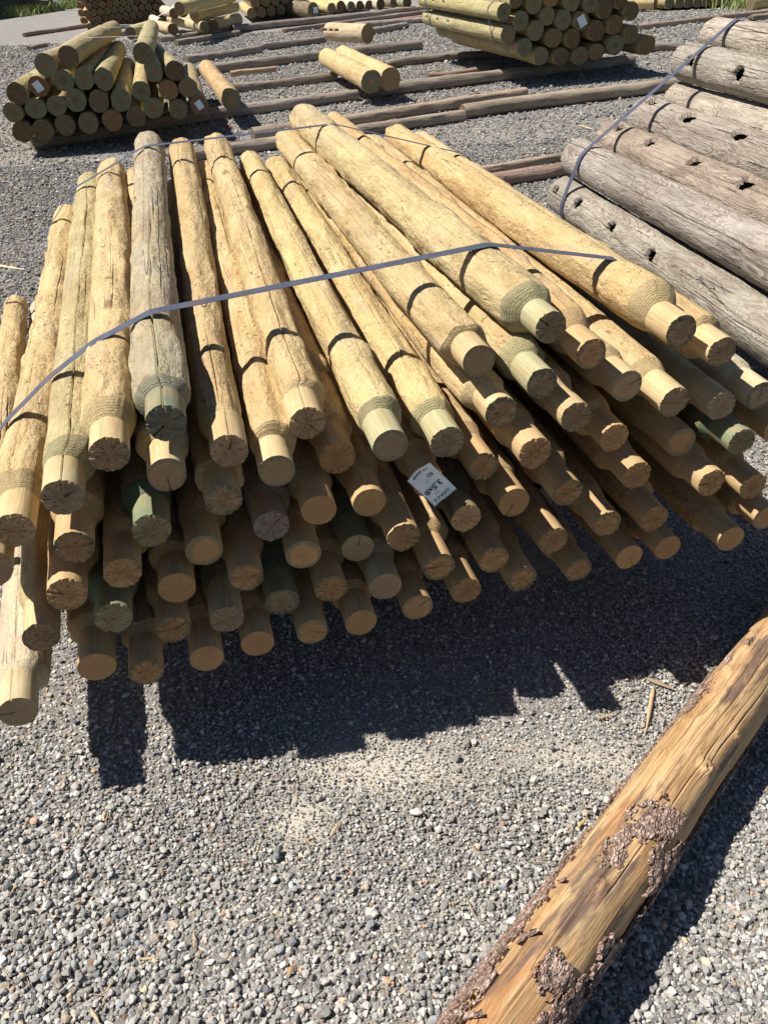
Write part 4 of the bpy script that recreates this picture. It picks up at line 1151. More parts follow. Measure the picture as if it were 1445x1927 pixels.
make_log('round_post', (-2.061, 18.322, 0.170), (-2.461, 20.322, 0.170), 0.092, 0.089, 4015, M_PEEL, (.55, .45, .2), 'shaded post, first from the tagged side log, in bottom row of the side-strapped stack', 'post', GF, endcol=(.25, .20, .11), nu=24, nv=14)
make_log('round_post', (-1.886, 18.488, 0.170), (-2.286, 20.488, 0.170), 0.092, 0.089, 4018, M_PEEL, (.50, .42, .2), 'shaded post, second from the tagged side log, in bottom row of the side-strapped stack', 'post', GF, endcol=(.25, .20, .11), nu=24, nv=14)
make_log('round_post', (-1.707, 18.656, 0.170), (-2.107, 20.656, 0.170), 0.092, 0.089, 4021, M_PEEL, (.46, .38, .18), 'shaded post, third from the tagged side log, in bottom row of the side-strapped stack', 'post', GF, endcol=(.25, .20, .11), nu=24, nv=14)
make_log('round_post', (-1.526, 18.828, 0.170), (-1.926, 20.828, 0.170), 0.092, 0.089, 4024, M_PEEL, (.55, .45, .2), 'shaded post, fourth from the tagged side log, in bottom row of the side-strapped stack', 'post', GF, endcol=(.25, .20, .11), nu=24, nv=14)
make_log('round_post', (-1.341, 19.003, 0.170), (-1.741, 21.003, 0.170), 0.092, 0.089, 4027, M_PEEL, (.50, .42, .2), 'shaded post, fifth from the tagged side log, in bottom row of the side-strapped stack', 'post', GF, endcol=(.25, .20, .11), nu=24, nv=14)
make_log('round_post', (-1.153, 19.181, 0.170), (-1.553, 21.181, 0.170), 0.092, 0.089, 4030, M_PEEL, (.46, .38, .18), 'shaded post, sixth from the tagged side log, in bottom row of the side-strapped stack', 'post', GF, endcol=(.25, .20, .11), nu=24, nv=14)
make_log('round_post', (-1.975, 18.403, 0.335), (-2.375, 20.403, 0.335), 0.092, 0.089, 4033, M_PEEL, (.50, .42, .2), 'shaded post, first from the tagged side log, in second row of the side-strapped stack', 'post', GF, endcol=(.25, .20, .11), nu=24, nv=14)
make_log('round_post', (-1.798, 18.570, 0.335), (-2.198, 20.570, 0.335), 0.092, 0.089, 4036, M_PEEL, (.46, .38, .18), 'shaded post, second from the tagged side log, in second row of the side-strapped stack', 'post', GF, endcol=(.25, .20, .11), nu=24, nv=14)
make_log('round_post', (-1.618, 18.741, 0.335), (-2.018, 20.741, 0.335), 0.092, 0.089, 4039, M_PEEL, (.55, .45, .2), 'shaded post, third from the tagged side log, in second row of the side-strapped stack', 'post', GF, endcol=(.25, .20, .11), nu=24, nv=14)
make_log('round_post', (-1.435, 18.914, 0.335), (-1.835, 20.914, 0.335), 0.092, 0.089, 4042, M_PEEL, (.50, .42, .2), 'shaded post, fourth from the tagged side log, in second row of the side-strapped stack', 'post', GF, endcol=(.25, .20, .11), nu=24, nv=14)
make_log('round_post', (-1.249, 19.090, 0.335), (-1.649, 21.090, 0.335), 0.092, 0.089, 4045, M_PEEL, (.46, .38, .18), 'shaded post, fifth from the tagged side log, in second row of the side-strapped stack', 'post', GF, endcol=(.25, .20, .11), nu=24, nv=14)
make_log('round_post', (-2.061, 18.322, 0.500), (-2.461, 20.322, 0.500), 0.092, 0.089, 4048, M_PEEL, (.46, .38, .18), 'shaded post, first from the tagged side log, in third row of the side-strapped stack', 'post', GF, endcol=(.25, .20, .11), nu=24, nv=14)
make_log('round_post', (-1.886, 18.488, 0.500), (-2.286, 20.488, 0.500), 0.092, 0.089, 4051, M_PEEL, (.55, .45, .2), 'shaded post, second from the tagged side log, in third row of the side-strapped stack', 'post', GF, endcol=(.25, .20, .11), nu=24, nv=14)
make_log('round_post', (-1.707, 18.656, 0.500), (-2.107, 20.656, 0.500), 0.092, 0.089, 4054, M_PEEL, (.50, .42, .2), 'shaded post, third from the tagged side log, in third row of the side-strapped stack', 'post', GF, endcol=(.25, .20, .11), nu=24, nv=14)
make_log('round_post', (-1.526, 18.828, 0.500), (-1.926, 20.828, 0.500), 0.092, 0.089, 4057, M_PEEL, (.46, .38, .18), 'shaded post, fourth from the tagged side log, in third row of the side-strapped stack', 'post', GF, endcol=(.25, .20, .11), nu=24, nv=14)
make_log('round_post', (-1.341, 19.003, 0.500), (-1.741, 21.003, 0.500), 0.092, 0.089, 4060, M_PEEL, (.55, .45, .2), 'shaded post, fifth from the tagged side log, in third row of the side-strapped stack', 'post', GF, endcol=(.25, .20, .11), nu=24, nv=14)
make_log('round_post', (-1.153, 19.181, 0.500), (-1.553, 21.181, 0.500), 0.092, 0.089, 4063, M_PEEL, (.50, .42, .2), 'shaded post, sixth from the tagged side log, in third row of the side-strapped stack', 'post', GF, endcol=(.25, .20, .11), nu=24, nv=14)
make_log('round_post', (-1.975, 18.403, 0.665), (-2.375, 20.403, 0.665), 0.092, 0.089, 4066, M_PEEL, (.55, .45, .2), 'shaded post, first from the tagged side log, in top row of the side-strapped stack', 'post', GF, endcol=(.25, .20, .11), nu=24, nv=14)
make_log('round_post', (-1.798, 18.570, 0.665), (-2.198, 20.570, 0.665), 0.092, 0.089, 4069, M_PEEL, (.50, .42, .2), 'shaded post, second from the tagged side log, in top row of the side-strapped stack', 'post', GF, endcol=(.25, .20, .11), nu=24, nv=14)
make_log('round_post', (-1.618, 18.741, 0.665), (-2.018, 20.741, 0.665), 0.092, 0.089, 4072, M_PEEL, (.46, .38, .18), 'shaded post, third from the tagged side log, in top row of the side-strapped stack', 'post', GF, endcol=(.25, .20, .11), nu=24, nv=14)
make_log('round_post', (-1.435, 18.914, 0.665), (-1.835, 20.914, 0.665), 0.092, 0.089, 4075, M_PEEL, (.55, .45, .2), 'shaded post, fourth from the tagged side log, in top row of the side-strapped stack', 'post', GF, endcol=(.25, .20, .11), nu=24, nv=14)
make_log('round_post', (-1.249, 19.090, 0.665), (-1.649, 21.090, 0.665), 0.092, 0.089, 4078, M_PEEL, (.50, .42, .2), 'shaded post, fifth from the tagged side log, in top row of the side-strapped stack', 'post', GF, endcol=(.25, .20, .11), nu=24, nv=14)
make_log('round_post', (-2.176, 17.113, 0.170), (-2.754, 16.041, 0.170), 0.095, 0.092, 4081, M_PEEL, (.60, .50, .22), 'lowest yellow side log with a pale tag on its dark end', 'post', GF, endcol=(.12, .09, .06), nu=24, nv=14)
paper_tag((-2.171, 17.123, 0.170), (-0.880, 0.475, 0), (0.475, 0.880, 0), .085, .10, 'pale blue tag on the lowest yellow side log', [], .003)
make_log('round_post', (-2.265, 17.581, 0.340), (-2.764, 15.953, 0.340), 0.095, 0.092, 4084, M_PEEL, (.60, .50, .22), 'middle yellow side log of the side-strapped stack', 'post', GF, endcol=(.12, .09, .06), nu=24, nv=14)
make_log('round_post', (-2.256, 17.330, 0.520), (-2.773, 14.770, 0.520), 0.095, 0.092, 4087, M_PEEL, (.60, .50, .22), 'highest yellow side log of the side-strapped stack, cut by the photo edge', 'post', GF, endcol=(.12, .09, .06), nu=24, nv=14)
make_log('round_post', (-2.610, 15.873, 0.170), (-3.533, 17.784, 0.170), 0.085, 0.082, 4090, M_PEEL, (.60, .55, .32), 'pale green slotted post lying in front of the side-strapped stack', 'post', GF, endcol=(.13, .09, .06), nu=24, nv=14)
make_log('round_post', (-2.491, 16.181, 0.170), (-3.418, 18.283, 0.170), 0.085, 0.082, 4093, M_PEEL, (.62, .57, .36), 'second pale green slotted post, behind the first one', 'post', GF, endcol=(.13, .09, .06), nu=24, nv=14)
make_log('round_post', (-3.726, 16.795, 0.150), (-3.846, 15.764, 0.150), 0.100, 0.097, 4096, M_PEEL, (.52, .52, .24), 'mossy yellow green post behind the top of the banded pile', 'post', GF, endcol=(.13, .09, .06), nu=24, nv=14)
make_log('round_post', (-3.127, 15.783, 0.170), (-3.520, 16.544, 0.170), 0.090, 0.087, 4099, M_PEEL, (.60, .48, .30), 'tan post with dark round end behind the banded pile', 'post', GF, endcol=(.13, .09, .06), nu=24, nv=14)
make_log('round_post', (-3.564, 17.061, 0.170), (-3.920, 18.006, 0.170), 0.085, 0.082, 4102, M_PEEL, (.72, .66, .55), 'whitish post end, lowest under the white plastic strap', 'post', GF, endcol=(.13, .09, .06), nu=24, nv=14)
make_log('round_post', (-3.236, 16.668, 0.340), (-3.564, 17.448, 0.340), 0.085, 0.082, 4105, M_PEEL, (.70, .63, .5), 'whitish post end, upper one under the white plastic strap', 'post', GF, endcol=(.13, .09, .06), nu=24, nv=14)
make_log('round_post', (-3.112, 16.928, 0.340), (-3.369, 17.564, 0.340), 0.085, 0.082, 4108, M_PEEL, (.66, .56, .42), 'brownish post with white flap on its end', 'post', GF, endcol=(.13, .09, .06), nu=24, nv=14)
make_log('round_post', (-0.845, 18.060, 0.185), (-1.595, 19.660, 0.185), 0.125, 0.121, 4111, M_PEEL, (.10, .09, .08), 'black ended post with a pale tag, first of the far row', 'post', GF, endcol=(.035, .03, .03), nu=24, nv=14)
paper_tag((-0.803, 18.058, 0.185), (.97, .23, 0), (.23, -.97, 0), .09, .10, 'pale blue tag on the black ended far post', [], .003)
make_log('round_post', (-0.519, 18.877, 0.150), (-1.269, 20.477, 0.150), 0.090, 0.087, 4114, M_PEEL, (.62, .52, .24), 'yellow post with brown end beside the black tagged one in the far row', 'post', GF, endcol=(.2, .14, .08), nu=24, nv=14)
make_log('round_post', (-0.328, 19.008, 0.160), (-1.078, 20.608, 0.160), 0.100, 0.097, 4117, M_PEEL, (.62, .52, .24), 'second yellow post in the far row, darker end', 'post', GF, endcol=(.10, .08, .06), nu=24, nv=14)
make_log('round_post', (-0.125, 19.023, 0.150), (-0.875, 20.623, 0.150), 0.090, 0.087, 4120, M_PEEL, (.72, .68, .56), 'whitish post in the far row beside the yellow pair', 'post', GF, endcol=(.06, .05, .05), nu=24, nv=14)
make_log('round_post', (0.053, 19.141, 0.148), (-0.697, 20.741, 0.148), 0.088, 0.085, 4123, M_PEEL, (.72, .68, .56), 'second whitish post in the far row', 'post', GF, endcol=(.06, .05, .05), nu=24, nv=14)
make_log('round_post', (0.237, 19.156, 0.148), (-0.513, 20.756, 0.148), 0.088, 0.085, 4126, M_PEEL, (.72, .68, .56), 'third whitish post in the far row', 'post', GF, endcol=(.06, .05, .05), nu=24, nv=14)
make_log('round_post', (0.467, 19.025, 0.160), (-0.283, 20.625, 0.160), 0.100, 0.097, 4129, M_PEEL, (.70, .68, .52), 'fourth whitish post in the far row, blackest end', 'post', GF, endcol=(.04, .04, .04), nu=24, nv=14)
make_log('round_post', (0.751, 19.417, 0.150), (0.001, 21.017, 0.150), 0.090, 0.087, 4132, M_PEEL, (.2, .18, .14), 'dark post between white and green ones in the far row', 'post', GF, endcol=(.05, .04, .04), nu=24, nv=14)
make_log('round_post', (1.014, 19.218, 0.160), (0.264, 20.818, 0.160), 0.100, 0.097, 4135, M_PEEL, (.35, .50, .28), 'light green post closing the far row', 'post', GF, endcol=(.06, .07, .06), nu=24, nv=14)
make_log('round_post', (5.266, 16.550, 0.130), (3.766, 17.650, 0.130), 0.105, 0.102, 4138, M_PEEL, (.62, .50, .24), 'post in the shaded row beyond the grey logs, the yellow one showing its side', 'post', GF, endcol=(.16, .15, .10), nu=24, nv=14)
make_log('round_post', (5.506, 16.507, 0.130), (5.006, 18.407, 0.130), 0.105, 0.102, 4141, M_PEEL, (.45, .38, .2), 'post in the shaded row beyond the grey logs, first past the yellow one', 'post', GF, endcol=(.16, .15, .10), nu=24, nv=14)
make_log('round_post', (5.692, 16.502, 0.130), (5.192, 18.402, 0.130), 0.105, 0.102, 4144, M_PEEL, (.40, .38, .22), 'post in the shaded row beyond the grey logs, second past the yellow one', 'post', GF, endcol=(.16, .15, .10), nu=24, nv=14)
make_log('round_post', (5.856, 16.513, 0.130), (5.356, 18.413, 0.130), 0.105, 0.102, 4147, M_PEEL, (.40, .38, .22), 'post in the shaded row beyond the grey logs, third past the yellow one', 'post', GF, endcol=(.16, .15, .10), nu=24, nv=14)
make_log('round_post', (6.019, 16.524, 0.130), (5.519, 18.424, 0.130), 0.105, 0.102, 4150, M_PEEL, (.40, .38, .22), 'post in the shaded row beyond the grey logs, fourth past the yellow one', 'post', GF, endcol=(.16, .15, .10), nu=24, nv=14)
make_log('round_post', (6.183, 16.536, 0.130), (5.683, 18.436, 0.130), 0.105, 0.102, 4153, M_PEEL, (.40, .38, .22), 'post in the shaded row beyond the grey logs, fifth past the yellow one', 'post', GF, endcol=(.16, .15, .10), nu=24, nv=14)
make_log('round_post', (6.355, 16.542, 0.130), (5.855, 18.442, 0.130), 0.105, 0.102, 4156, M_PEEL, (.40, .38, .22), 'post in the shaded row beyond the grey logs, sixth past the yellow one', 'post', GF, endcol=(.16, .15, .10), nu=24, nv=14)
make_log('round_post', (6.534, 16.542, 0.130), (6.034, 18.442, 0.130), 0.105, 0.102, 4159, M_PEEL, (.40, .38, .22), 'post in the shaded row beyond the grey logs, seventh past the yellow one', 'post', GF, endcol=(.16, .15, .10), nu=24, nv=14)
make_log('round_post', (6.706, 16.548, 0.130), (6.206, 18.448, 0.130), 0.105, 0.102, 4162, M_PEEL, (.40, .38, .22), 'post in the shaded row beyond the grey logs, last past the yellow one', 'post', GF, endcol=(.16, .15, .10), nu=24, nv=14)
make_log('round_post', (6.578, 15.623, 0.130), (8.178, 16.123, 0.130), 0.110, 0.107, 4165, M_PEEL, (.60, .52, .24), 'yellow post at the far edge lying sideways past the second grass tuft', 'post', GF, endcol=(.16, .12, .08), nu=24, nv=14)
tag(band('plastic_strap', resample(np.array([(-3.729, 17.430, 0.240), (-3.160, 15.867, 0.440), (-2.654, 15.117, 0.620)]), .06, False), AX, .016, .001, M_WHITE), 'white plastic strap rising over the whitish far posts', 'strap')
tag(band('plastic_strap', resample(np.array([(-5.026, 18.080, 0.100), (-4.906, 17.917, 0.130), (-4.182, 17.630, 0.130), (-3.690, 17.414, 0.130)]), .06, False), (0, 0, 1), .012, .001, M_WHITE), 'thin pale strap lying along the foot of the tall narrow-post stack', 'strap')
timber((-9.242, 22.405, 0.000), (-8.174, 25.251, 0.000), 0.060, 0, 'bottom dark timber of the lumber stack behind the grass')
timber((-9.242, 22.405, 0.000), (-8.174, 25.251, 0.000), 0.175, 1, 'second dark timber of the lumber stack behind the grass')
timber((-9.242, 22.405, 0.000), (-8.174, 25.251, 0.000), 0.290, 2, 'third dark timber of the lumber stack behind the grass')
timber((-9.242, 22.405, 0.000), (-8.174, 25.251, 0.000), 0.405, 3, 'fourth dark timber of the lumber stack behind the grass')
timber((-9.242, 22.405, 0.000), (-8.174, 25.251, 0.000), 0.520, 4, 'fifth dark timber of the lumber stack behind the grass')
timber((-9.242, 22.405, 0.000), (-8.174, 25.251, 0.000), 0.635, 5, 'sixth dark timber of the lumber stack behind the grass')
timber((-9.242, 22.405, 0.000), (-8.174, 25.251, 0.000), 0.750, 6, 'uppermost dark timber of the lumber stack behind the grass')
make_log('fence_post', (-7.987, 24.962, 0), (-7.977, 24.962, .9), .055, .05, 4777, M_DARKWOOD, (.5, .8, .6), 'dark upright post in the grass beside the lumber stack', 'post', None, nu=20, nv=14)
def wrapped(c, s, mat, label, seed):
    v, f = ico(5)
    d = 1 + .22 * vnoise(v * 2.3 + seed, seed) + .14 * vnoise(v * 5.1, seed + 1) + .07 * vnoise(v * 11, seed + 2)
    v = v * d[:, None] * s; v[:, 2] = np.maximum(v[:, 2], -s[2] * .8) + s[2] * .8
    tag(link('wrapped_bundle', mesh_np('wrapped_bundle', v + np.array(c), [f], False, mat)), label, 'bundle')
wrapped((-7.946, 26.429, 0), np.array([.30, .5, .35]), M_BLUE, 'crumpled blue wrapped bundle behind the grass by the lane', 3)
wrapped((-7.746, 26.641, 0), np.array([.42, .5, .30]), M_WHITE, 'crumpled white wrapped bundle between the blue one and the tall stack', 8)
def grass(strips, spots):
    rng = np.random.default_rng(9); V = []; F = []
    P = []
    for a, b, n in strips:
        a = np.array(a); b = np.array(b); t = rng.random(n)[:, None]; nr = np.array([-(b - a)[1], (b - a)[0], 0]); nr /= np.linalg.norm(nr)
        P.append(a + (b - a) * t + nr * rng.normal(.12, .16, n)[:, None])
    for c, r, n in spots: P.append(np.array(c) + np.stack([rng.normal(0, r, n), rng.normal(0, r, n), np.zeros(n)], 1))
    P = np.concatenate(P)
    for p in P:
        h = rng.uniform(.08, .28); a = rng.uniform(0, 2 * PI); w = rng.uniform(.006, .013); l = rng.normal(0, .12, 2)
        s = np.array([math.cos(a), math.sin(a), 0]) * w; m = p + [l[0] * .35, l[1] * .35, h * .6]; t = p + [l[0], l[1], h]
        k = len(V); V += [p - s, p + s, m + s * .7, m - s * .7, t]; F.append((k, k + 1, k + 2, k + 3)); 
    F3 = np.array([(4 + 5 * i - 1, 5 * i + 2, 5 * i + 4) for i in range(len(P))])
    kk = NT('grass_blade'); n = kk.noise(kk.coord((3, 3, 3), False), 1, 3); col = kk.mix(n, (.17, .25, .06), (.42, .46, .19)); m = kk.done(col, .6)
    tag(link('grass', mesh_np('grass', V, [np.array(F), F3], False, m)), None, None, None, 'stuff')
grass([((-8.525, 23.397, 0.000), (-8.039, 24.995, 0.000), 1500), ((-7.964, 25.117, 0.000), (-7.550, 26.283, 0.000), 700)], [((5.240, 17.067, 0.000), .16, 170), ((6.756, 16.315, 0.000), .22, 240)])

# ------------------------------------------------------------------ peeled trunk in front
def trunk():
    P0 = np.array([0.4277, 0.8305, -0.0292]); d = np.array([0.6793, 0.7226, -0.1281]); d /= np.linalg.norm(d)
    n = P0 - d * .80; f = P0 + d * 2.1
    r = .071; off = .80                       # local z of P0
    root = axis_empty('peeled_trunk', n, f)
    tag(root, 'freshly peeled orange trunk with flaking bark patches lying on gravel', 'log')
    L = 2.9; nu = 200; nv = 620
    zs = np.linspace(0, L, nv); rs = np.linspace(r * .97, r * 1.05, nv)
    kw = dict(amp=.003, flake=.0004, bend=.008, lump=.005, oval=.03, knots=0, twist=.035,
              cracks=[(1.08, .0, 2.7, .0085, .040), (1.75, .3, 1.7, .0018, .014), (2.25, .9, 2.2, .0016, .012), (.75, .7, 1.8, .0014, .010), (1.5, 1.0, 2.3, .0018, .014), (2.05, .55, 1.3, .0013, .010), (1.3, 1.4, 2.4, .0012, .009)])
    V0, _, _ = log_surface(zs, rs, nu, 77, nocrack=True, **kw)
    V, nu, TG = log_surface(zs, rs, nu, 77, **kw)
    T = TG.ravel(); Z = V[:, 2]; thg = TG[0]
    for (t0, z0, h, w) in [(2.15, off + .215, .014, .013), (1.0, off + .33, .008, .012), (2.35, off + .36, .008, .008), (1.72, off - .17, .010, .009), (.95, off + .55, .008, .012), (1.05, off + .66, .008, .010)]:
        dt = (T - t0 + PI) % (2 * PI) - PI
        e2 = (dt * r / w) ** 2 + ((Z - z0) / (w * 1.15)) ** 2
        k = h * np.exp(-e2) - h * 1.0 * np.exp(-e2 * 7) + .35 * h * np.exp(-e2 * .12)
        V[:, 0] += np.cos(T) * k; V[:, 1] += np.sin(T) * k
    link('shaft', mesh_np('trunk_shaft', V, [ring_faces(nu, nv)], True, M_LOG), root)
    for k in (0, 1):
        edge = V[:nu] if k == 0 else V[-nu:]
        v, q, t = disc(nu, r, 0, 5 + k, .001, rings=6, edge=edge, face=-1 if k == 0 else 1)
        link('end_grain', mesh_np('trunk_end', v, [q, t], True, M_END_S), root, (.5, .35, .18))
    # bark: real flakes standing off the wood.  (theta0, z0, half-width theta, half-length, thickness, seed)
    patches = [
        (1.85, off + .005, .42, .060, .009, 1), (2.10, off + .045, .26, .035, .008, 22), (1.62, off - .085, .26, .055, .006, 2), (2.50, off - .045, .30, .055, .010, 3), (2.75, off - .01, .3, .05, .008, 23),
        (.72, off - .27, .34, .085, .007, 4), (.78, off - .42, .42, .085, .009, 5), (.70, off - .58, .46, .11, .008, 6), (.45, off - .38, .45, .24, .007, 24), (.55, off - .15, .26, .08, .006, 28),
        (2.02, off - .345, .36, .045, .012, 7), (2.40, off - .42, .34, .06, .011, 8), (2.85, off - .25, .34, .06, .010, 9), (2.45, off - .24, .15, .02, .009, 19),
        (2.75, off - .38, .4, .10, .007, 25), (3.2, off - .42, .50, .16, .009, 10), (3.3, off - .12, .42, .16, .008, 11),
        (.10, off - .12, .30, .12, .007, 12), (.08, off + .10, .26, .12, .006, 13), (.18, off + .30, .24, .08, .006, 14), (.30, off + .20, .16, .05, .005, 26),
        (.70, off + .43, .30, .08, .004, 15), (.55, off + .34, .2, .05, .004, 27), (.30, off + .52, .2, .08, .006, 16), (3.45, off + .25, .40, .22, .008, 17), (3.6, off + .7, .4, .3, .008, 18),
        (.85, off + .60, .14, .03, .006, 20), (1.0, off + .70, .10, .02, .004, 21)]
    for (t0, z0, wt, wz, thick, sd) in patches:
        a = 110; b = max(24, int(wz * 2.6 / .0028))
        tt = np.linspace(t0 - wt * 1.35, t0 + wt * 1.35, a); zz = np.linspace(z0 - wz * 1.35, z0 + wz * 1.35, b)
        ZZ, TT = np.meshgrid(zz, tt, indexing='ij')
        flat = np.stack([np.cos(TT).ravel() * 5, np.sin(TT).ravel() * 6, ZZ.ravel() * 38], 1)
        e = np.sqrt(((TT - t0) / wt) ** 2 + ((ZZ - z0) / wz) ** 2).ravel()
        m = 1 - e + .50 * vnoise(flat, sd) + .38 * vnoise(flat * 2.7, sd + 40) + .24 * vnoise(flat * 6.1, sd + 80)
        keep = m > .12
        i0 = np.clip(((zz / L) * (nv - 1)).astype(int), 0, nv - 1); j0 = np.array([int(np.argmin(np.abs((thg - q + PI) % (2 * PI) - PI))) for q in tt])
        base = V0.reshape(nv, nu, 3)[i0][:, j0]
        rad = np.hypot(base[..., 0], base[..., 1]).ravel()
        plate = vnoise(np.stack([np.cos(TT).ravel() * 9, np.sin(TT).ravel() * 9, ZZ.ravel() * 90], 1), sd + 7)
        step = np.floor((vnoise(flat * 2.2, sd + 3) + 1) * 2.6) / 5.2
        h = thick * .62 * (.25 + .75 * step + .22 * plate) * np.clip((m - .05) * 5, .45, 1) + .0012
        h += .010 * np.clip(.32 - m, 0, .3) * (vnoise(flat * .8, sd + 17) > .1)       # curled lips
        R = rad + np.maximum(h, .0012)
        O = np.stack([R * np.cos(TT).ravel(), R * np.sin(TT).ravel(), ZZ.ravel()], 1)
        I = np.stack([(rad - .004) * np.cos(TT).ravel(), (rad - .004) * np.sin(TT).ravel(), ZZ.ravel()], 1)
        q = ring_faces(a, b, False)
        q = q[keep[q].all(1)]
        if not len(q): continue
        # side walls on the open edges
        ed = {}
        for face in q:
            for k in range(4):
                x, y = int(face[k]), int(face[(k + 1) % 4])
                if (y, x) in ed: del ed[(y, x)]
                else: ed[(x, y)] = 1
        N = len(O)
        w = np.array([(y, x, x + N, y + N) for (x, y) in ed])
        al = np.concatenate([O, I]); used = np.unique(np.concatenate([q.ravel(), w.ravel()]))
        mp = np.full(len(al), -1); mp[used] = np.arange(len(used))
        link('bark', mesh_np('bark_patch', al[used], [mp[q], mp[w]], False, M_BARK), root)
    # lifted tongues and curls of bark
    rng = np.random.default_rng(3)
    for (t0, z0, ln, wd, lift, ang) in [(.85, off - .345, .05, .022, .020, .9), (.95, off - .50, .045, .018, .014, 1.0), (.75, off - .22, .04, .014, .012, .8), (2.95, off - .33, .05, .006, .02, .3), (3.0, off - .43, .05, .007, .024, -.2), (1.35, off - .26, .03, .012, .010, 1.1), (.35, off + .05, .05, .014, .010, .3)]:
        s = np.linspace(0, 1, 12); c = np.linspace(-1, 1, 6)
        SS, CC = np.meshgrid(s, c, indexing='ij')
        ww = wd / 2 * (1 - .75 * SS) * (1 + .25 * vnoise(np.stack([SS.ravel() * 9, CC.ravel() * 2, SS.ravel() * 0 + t0 * 9], 1), 3).reshape(SS.shape))
        tt = t0 + (SS * ln * math.sin(ang) + CC * ww * math.cos(ang)) / r
        zz = z0 + SS * ln * math.cos(ang) - CC * ww * math.sin(ang)
        rr = r + .004 + lift * SS ** 1.8 + .003 * CC ** 2
        O = np.stack([rr * np.cos(tt), rr * np.sin(tt), zz], -1).reshape(-1, 3)
        I = O * [(1 - .03), (1 - .03), 1]
        q = ring_faces(6, 12, False); N = len(O)
        rim = list(range(6)) + [k * 6 + 5 for k in range(1, 12)] + [71 - k for k in range(1, 6)] + [k * 6 for k in range(10, 0, -1)]
        sw = np.array([(rim[k], rim[(k + 1) % len(rim)], rim[(k + 1) % len(rim)] + N, rim[k] + N) for k in range(len(rim))])
        link('bark', mesh_np('bark_tongue', np.concatenate([O, I]), [q, q[:, ::-1] + N, sw], True, M_BARK), root)
trunk()

# ------------------------------------------------------------------ splinters, chips and single stones
def splinter(x1, y1, x2, y2, w, col, label, cat='splinter', h=.012, bow=0.0, seed=0, name='wood_splinter', tilt=.0):
    a = np.array([x1, y1, 0.]); b = np.array([x2, y2, 0.]); L = np.linalg.norm(b - a); t = (b - a) / L; nrm = np.array([-t[1], t[0], 0])
    m = 14; rng = np.random.default_rng(seed)
    V = []
    for i in range(m):
        s = i / (m - 1)
        k = w / 2 * (min(1, s * 5 + .12) * min(1, (1 - s) * 2.2 + .06)) * rng.uniform(.82, 1.1)
        c = a + (b - a) * s + nrm * (bow * math.sin(PI * s) + rng.normal(0, w * .05)) + UP * (h + tilt * s + float(ground_z((a + (b - a) * s)[0], (a + (b - a) * s)[1])))
        th = k * .45 + .0004
        for (p, q) in ((-1, 0), (-.5, .8), (.4, 1), (1, .1), (.3, -.7)):
            V.append(c + nrm * p * k + UP * q * th)
    tri = np.array([[0, 1, 2], [0, 2, 3], [0, 3, 4]]); e = (m - 1) * 5
    o = link(name, mesh_np(name, V, [ring_faces(5, m), tri, tri[:, ::-1] + e], False, M_SPL), None, col)
    return tag(o, label, cat, 'bits of wood on the gravel')
splinter(0.648, 1.328, 0.573, 1.160, 0.0089, (0.62, 0.48, 0.28), 'long pale pointed splinter on gravel beside the peeled trunk', seed=0)
splinter(0.631, 1.349, 0.700, 1.309, 0.0119, (0.34, 0.27, 0.22), 'curled grey brown sliver crossing the tip of the long splinter', seed=1)
splinter(0.470, 1.207, 0.522, 1.225, 0.0063, (0.6, 0.47, 0.28), 'small tan chip below the pile shadow edge', seed=2)
splinter(0.356, 0.912, 0.386, 0.943, 0.0065, (0.62, 0.52, 0.22), 'yellow green chip by the trunk bark', seed=3)
splinter(-2.060, 4.375, -1.835, 4.257, 0.0230, (0.75, 0.66, 0.48), 'pale torn strip on dark gravel cut by the photo edge', seed=4)
splinter(-1.880, 4.248, -1.787, 4.342, 0.0072, (0.7, 0.62, 0.45), 'thin fibre beside the pale torn strip', seed=5)
splinter(1.788, 7.224, 1.867, 6.965, 0.0218, (0.66, 0.55, 0.36), 'wood chip on the gravel behind the grey logs', seed=6)
splinter(0.481, 6.963, 0.641, 7.214, 0.0175, (0.42, 0.32, 0.2), 'brown stick on the gravel behind the rails', seed=7)
splinter(-0.013, 1.164, 0.031, 1.190, 0.0036, (0.6, 0.48, 0.3), 'thin splinter at the shadow edge below the pile', seed=8)
splinter(-0.448, 0.650, -0.416, 0.651, 0.0045, (0.68, 0.56, 0.36), 'straw coloured chip among the coarse stones', seed=9)
splinter(-0.137, 0.879, -0.119, 0.917, 0.0073, (0.58, 0.5, 0.38), 'greyish chip near the dusty patch', seed=10)
splinter(-0.509, 0.574, -0.486, 0.549, 0.0051, (0.68, 0.58, 0.4), 'split chip at the bottom edge of the gravel', seed=11)
splinter(0.018, 1.014, 0.069, 0.868, 0.0017, (0.3, 0.25, 0.18), 'long dark hairlike fibre on the gravel', seed=12)
splinter(0.270, 0.601, 0.312, 0.660, 0.0018, (0.5, 0.4, 0.26), 'thin straw in the trunk shadow', seed=13)
splinter(-0.571, 0.900, -0.572, 0.972, 0.0021, (0.55, 0.45, 0.3), 'short straw near the shadow tip', seed=14)
splinter(0.499, 0.701, 0.515, 0.663, 0.0021, (0.6, 0.5, 0.34), 'straw on sunlit gravel beyond the trunk', seed=15)
splinter(-0.701, 0.761, -0.695, 0.787, 0.0029, (0.62, 0.5, 0.3), 'orange tan sliver among stones near the photo edge', seed=16)
splinter(0.112, 0.761, 0.130, 0.712, 0.0023, (0.55, 0.45, 0.3), 'thin straw between the dusty patch and trunk', seed=17)
splinter(0.705, 1.671, 0.738, 1.697, 0.0092, (0.45, 0.36, 0.22), 'dry leaf scrap in the deep pile shade', seed=18)
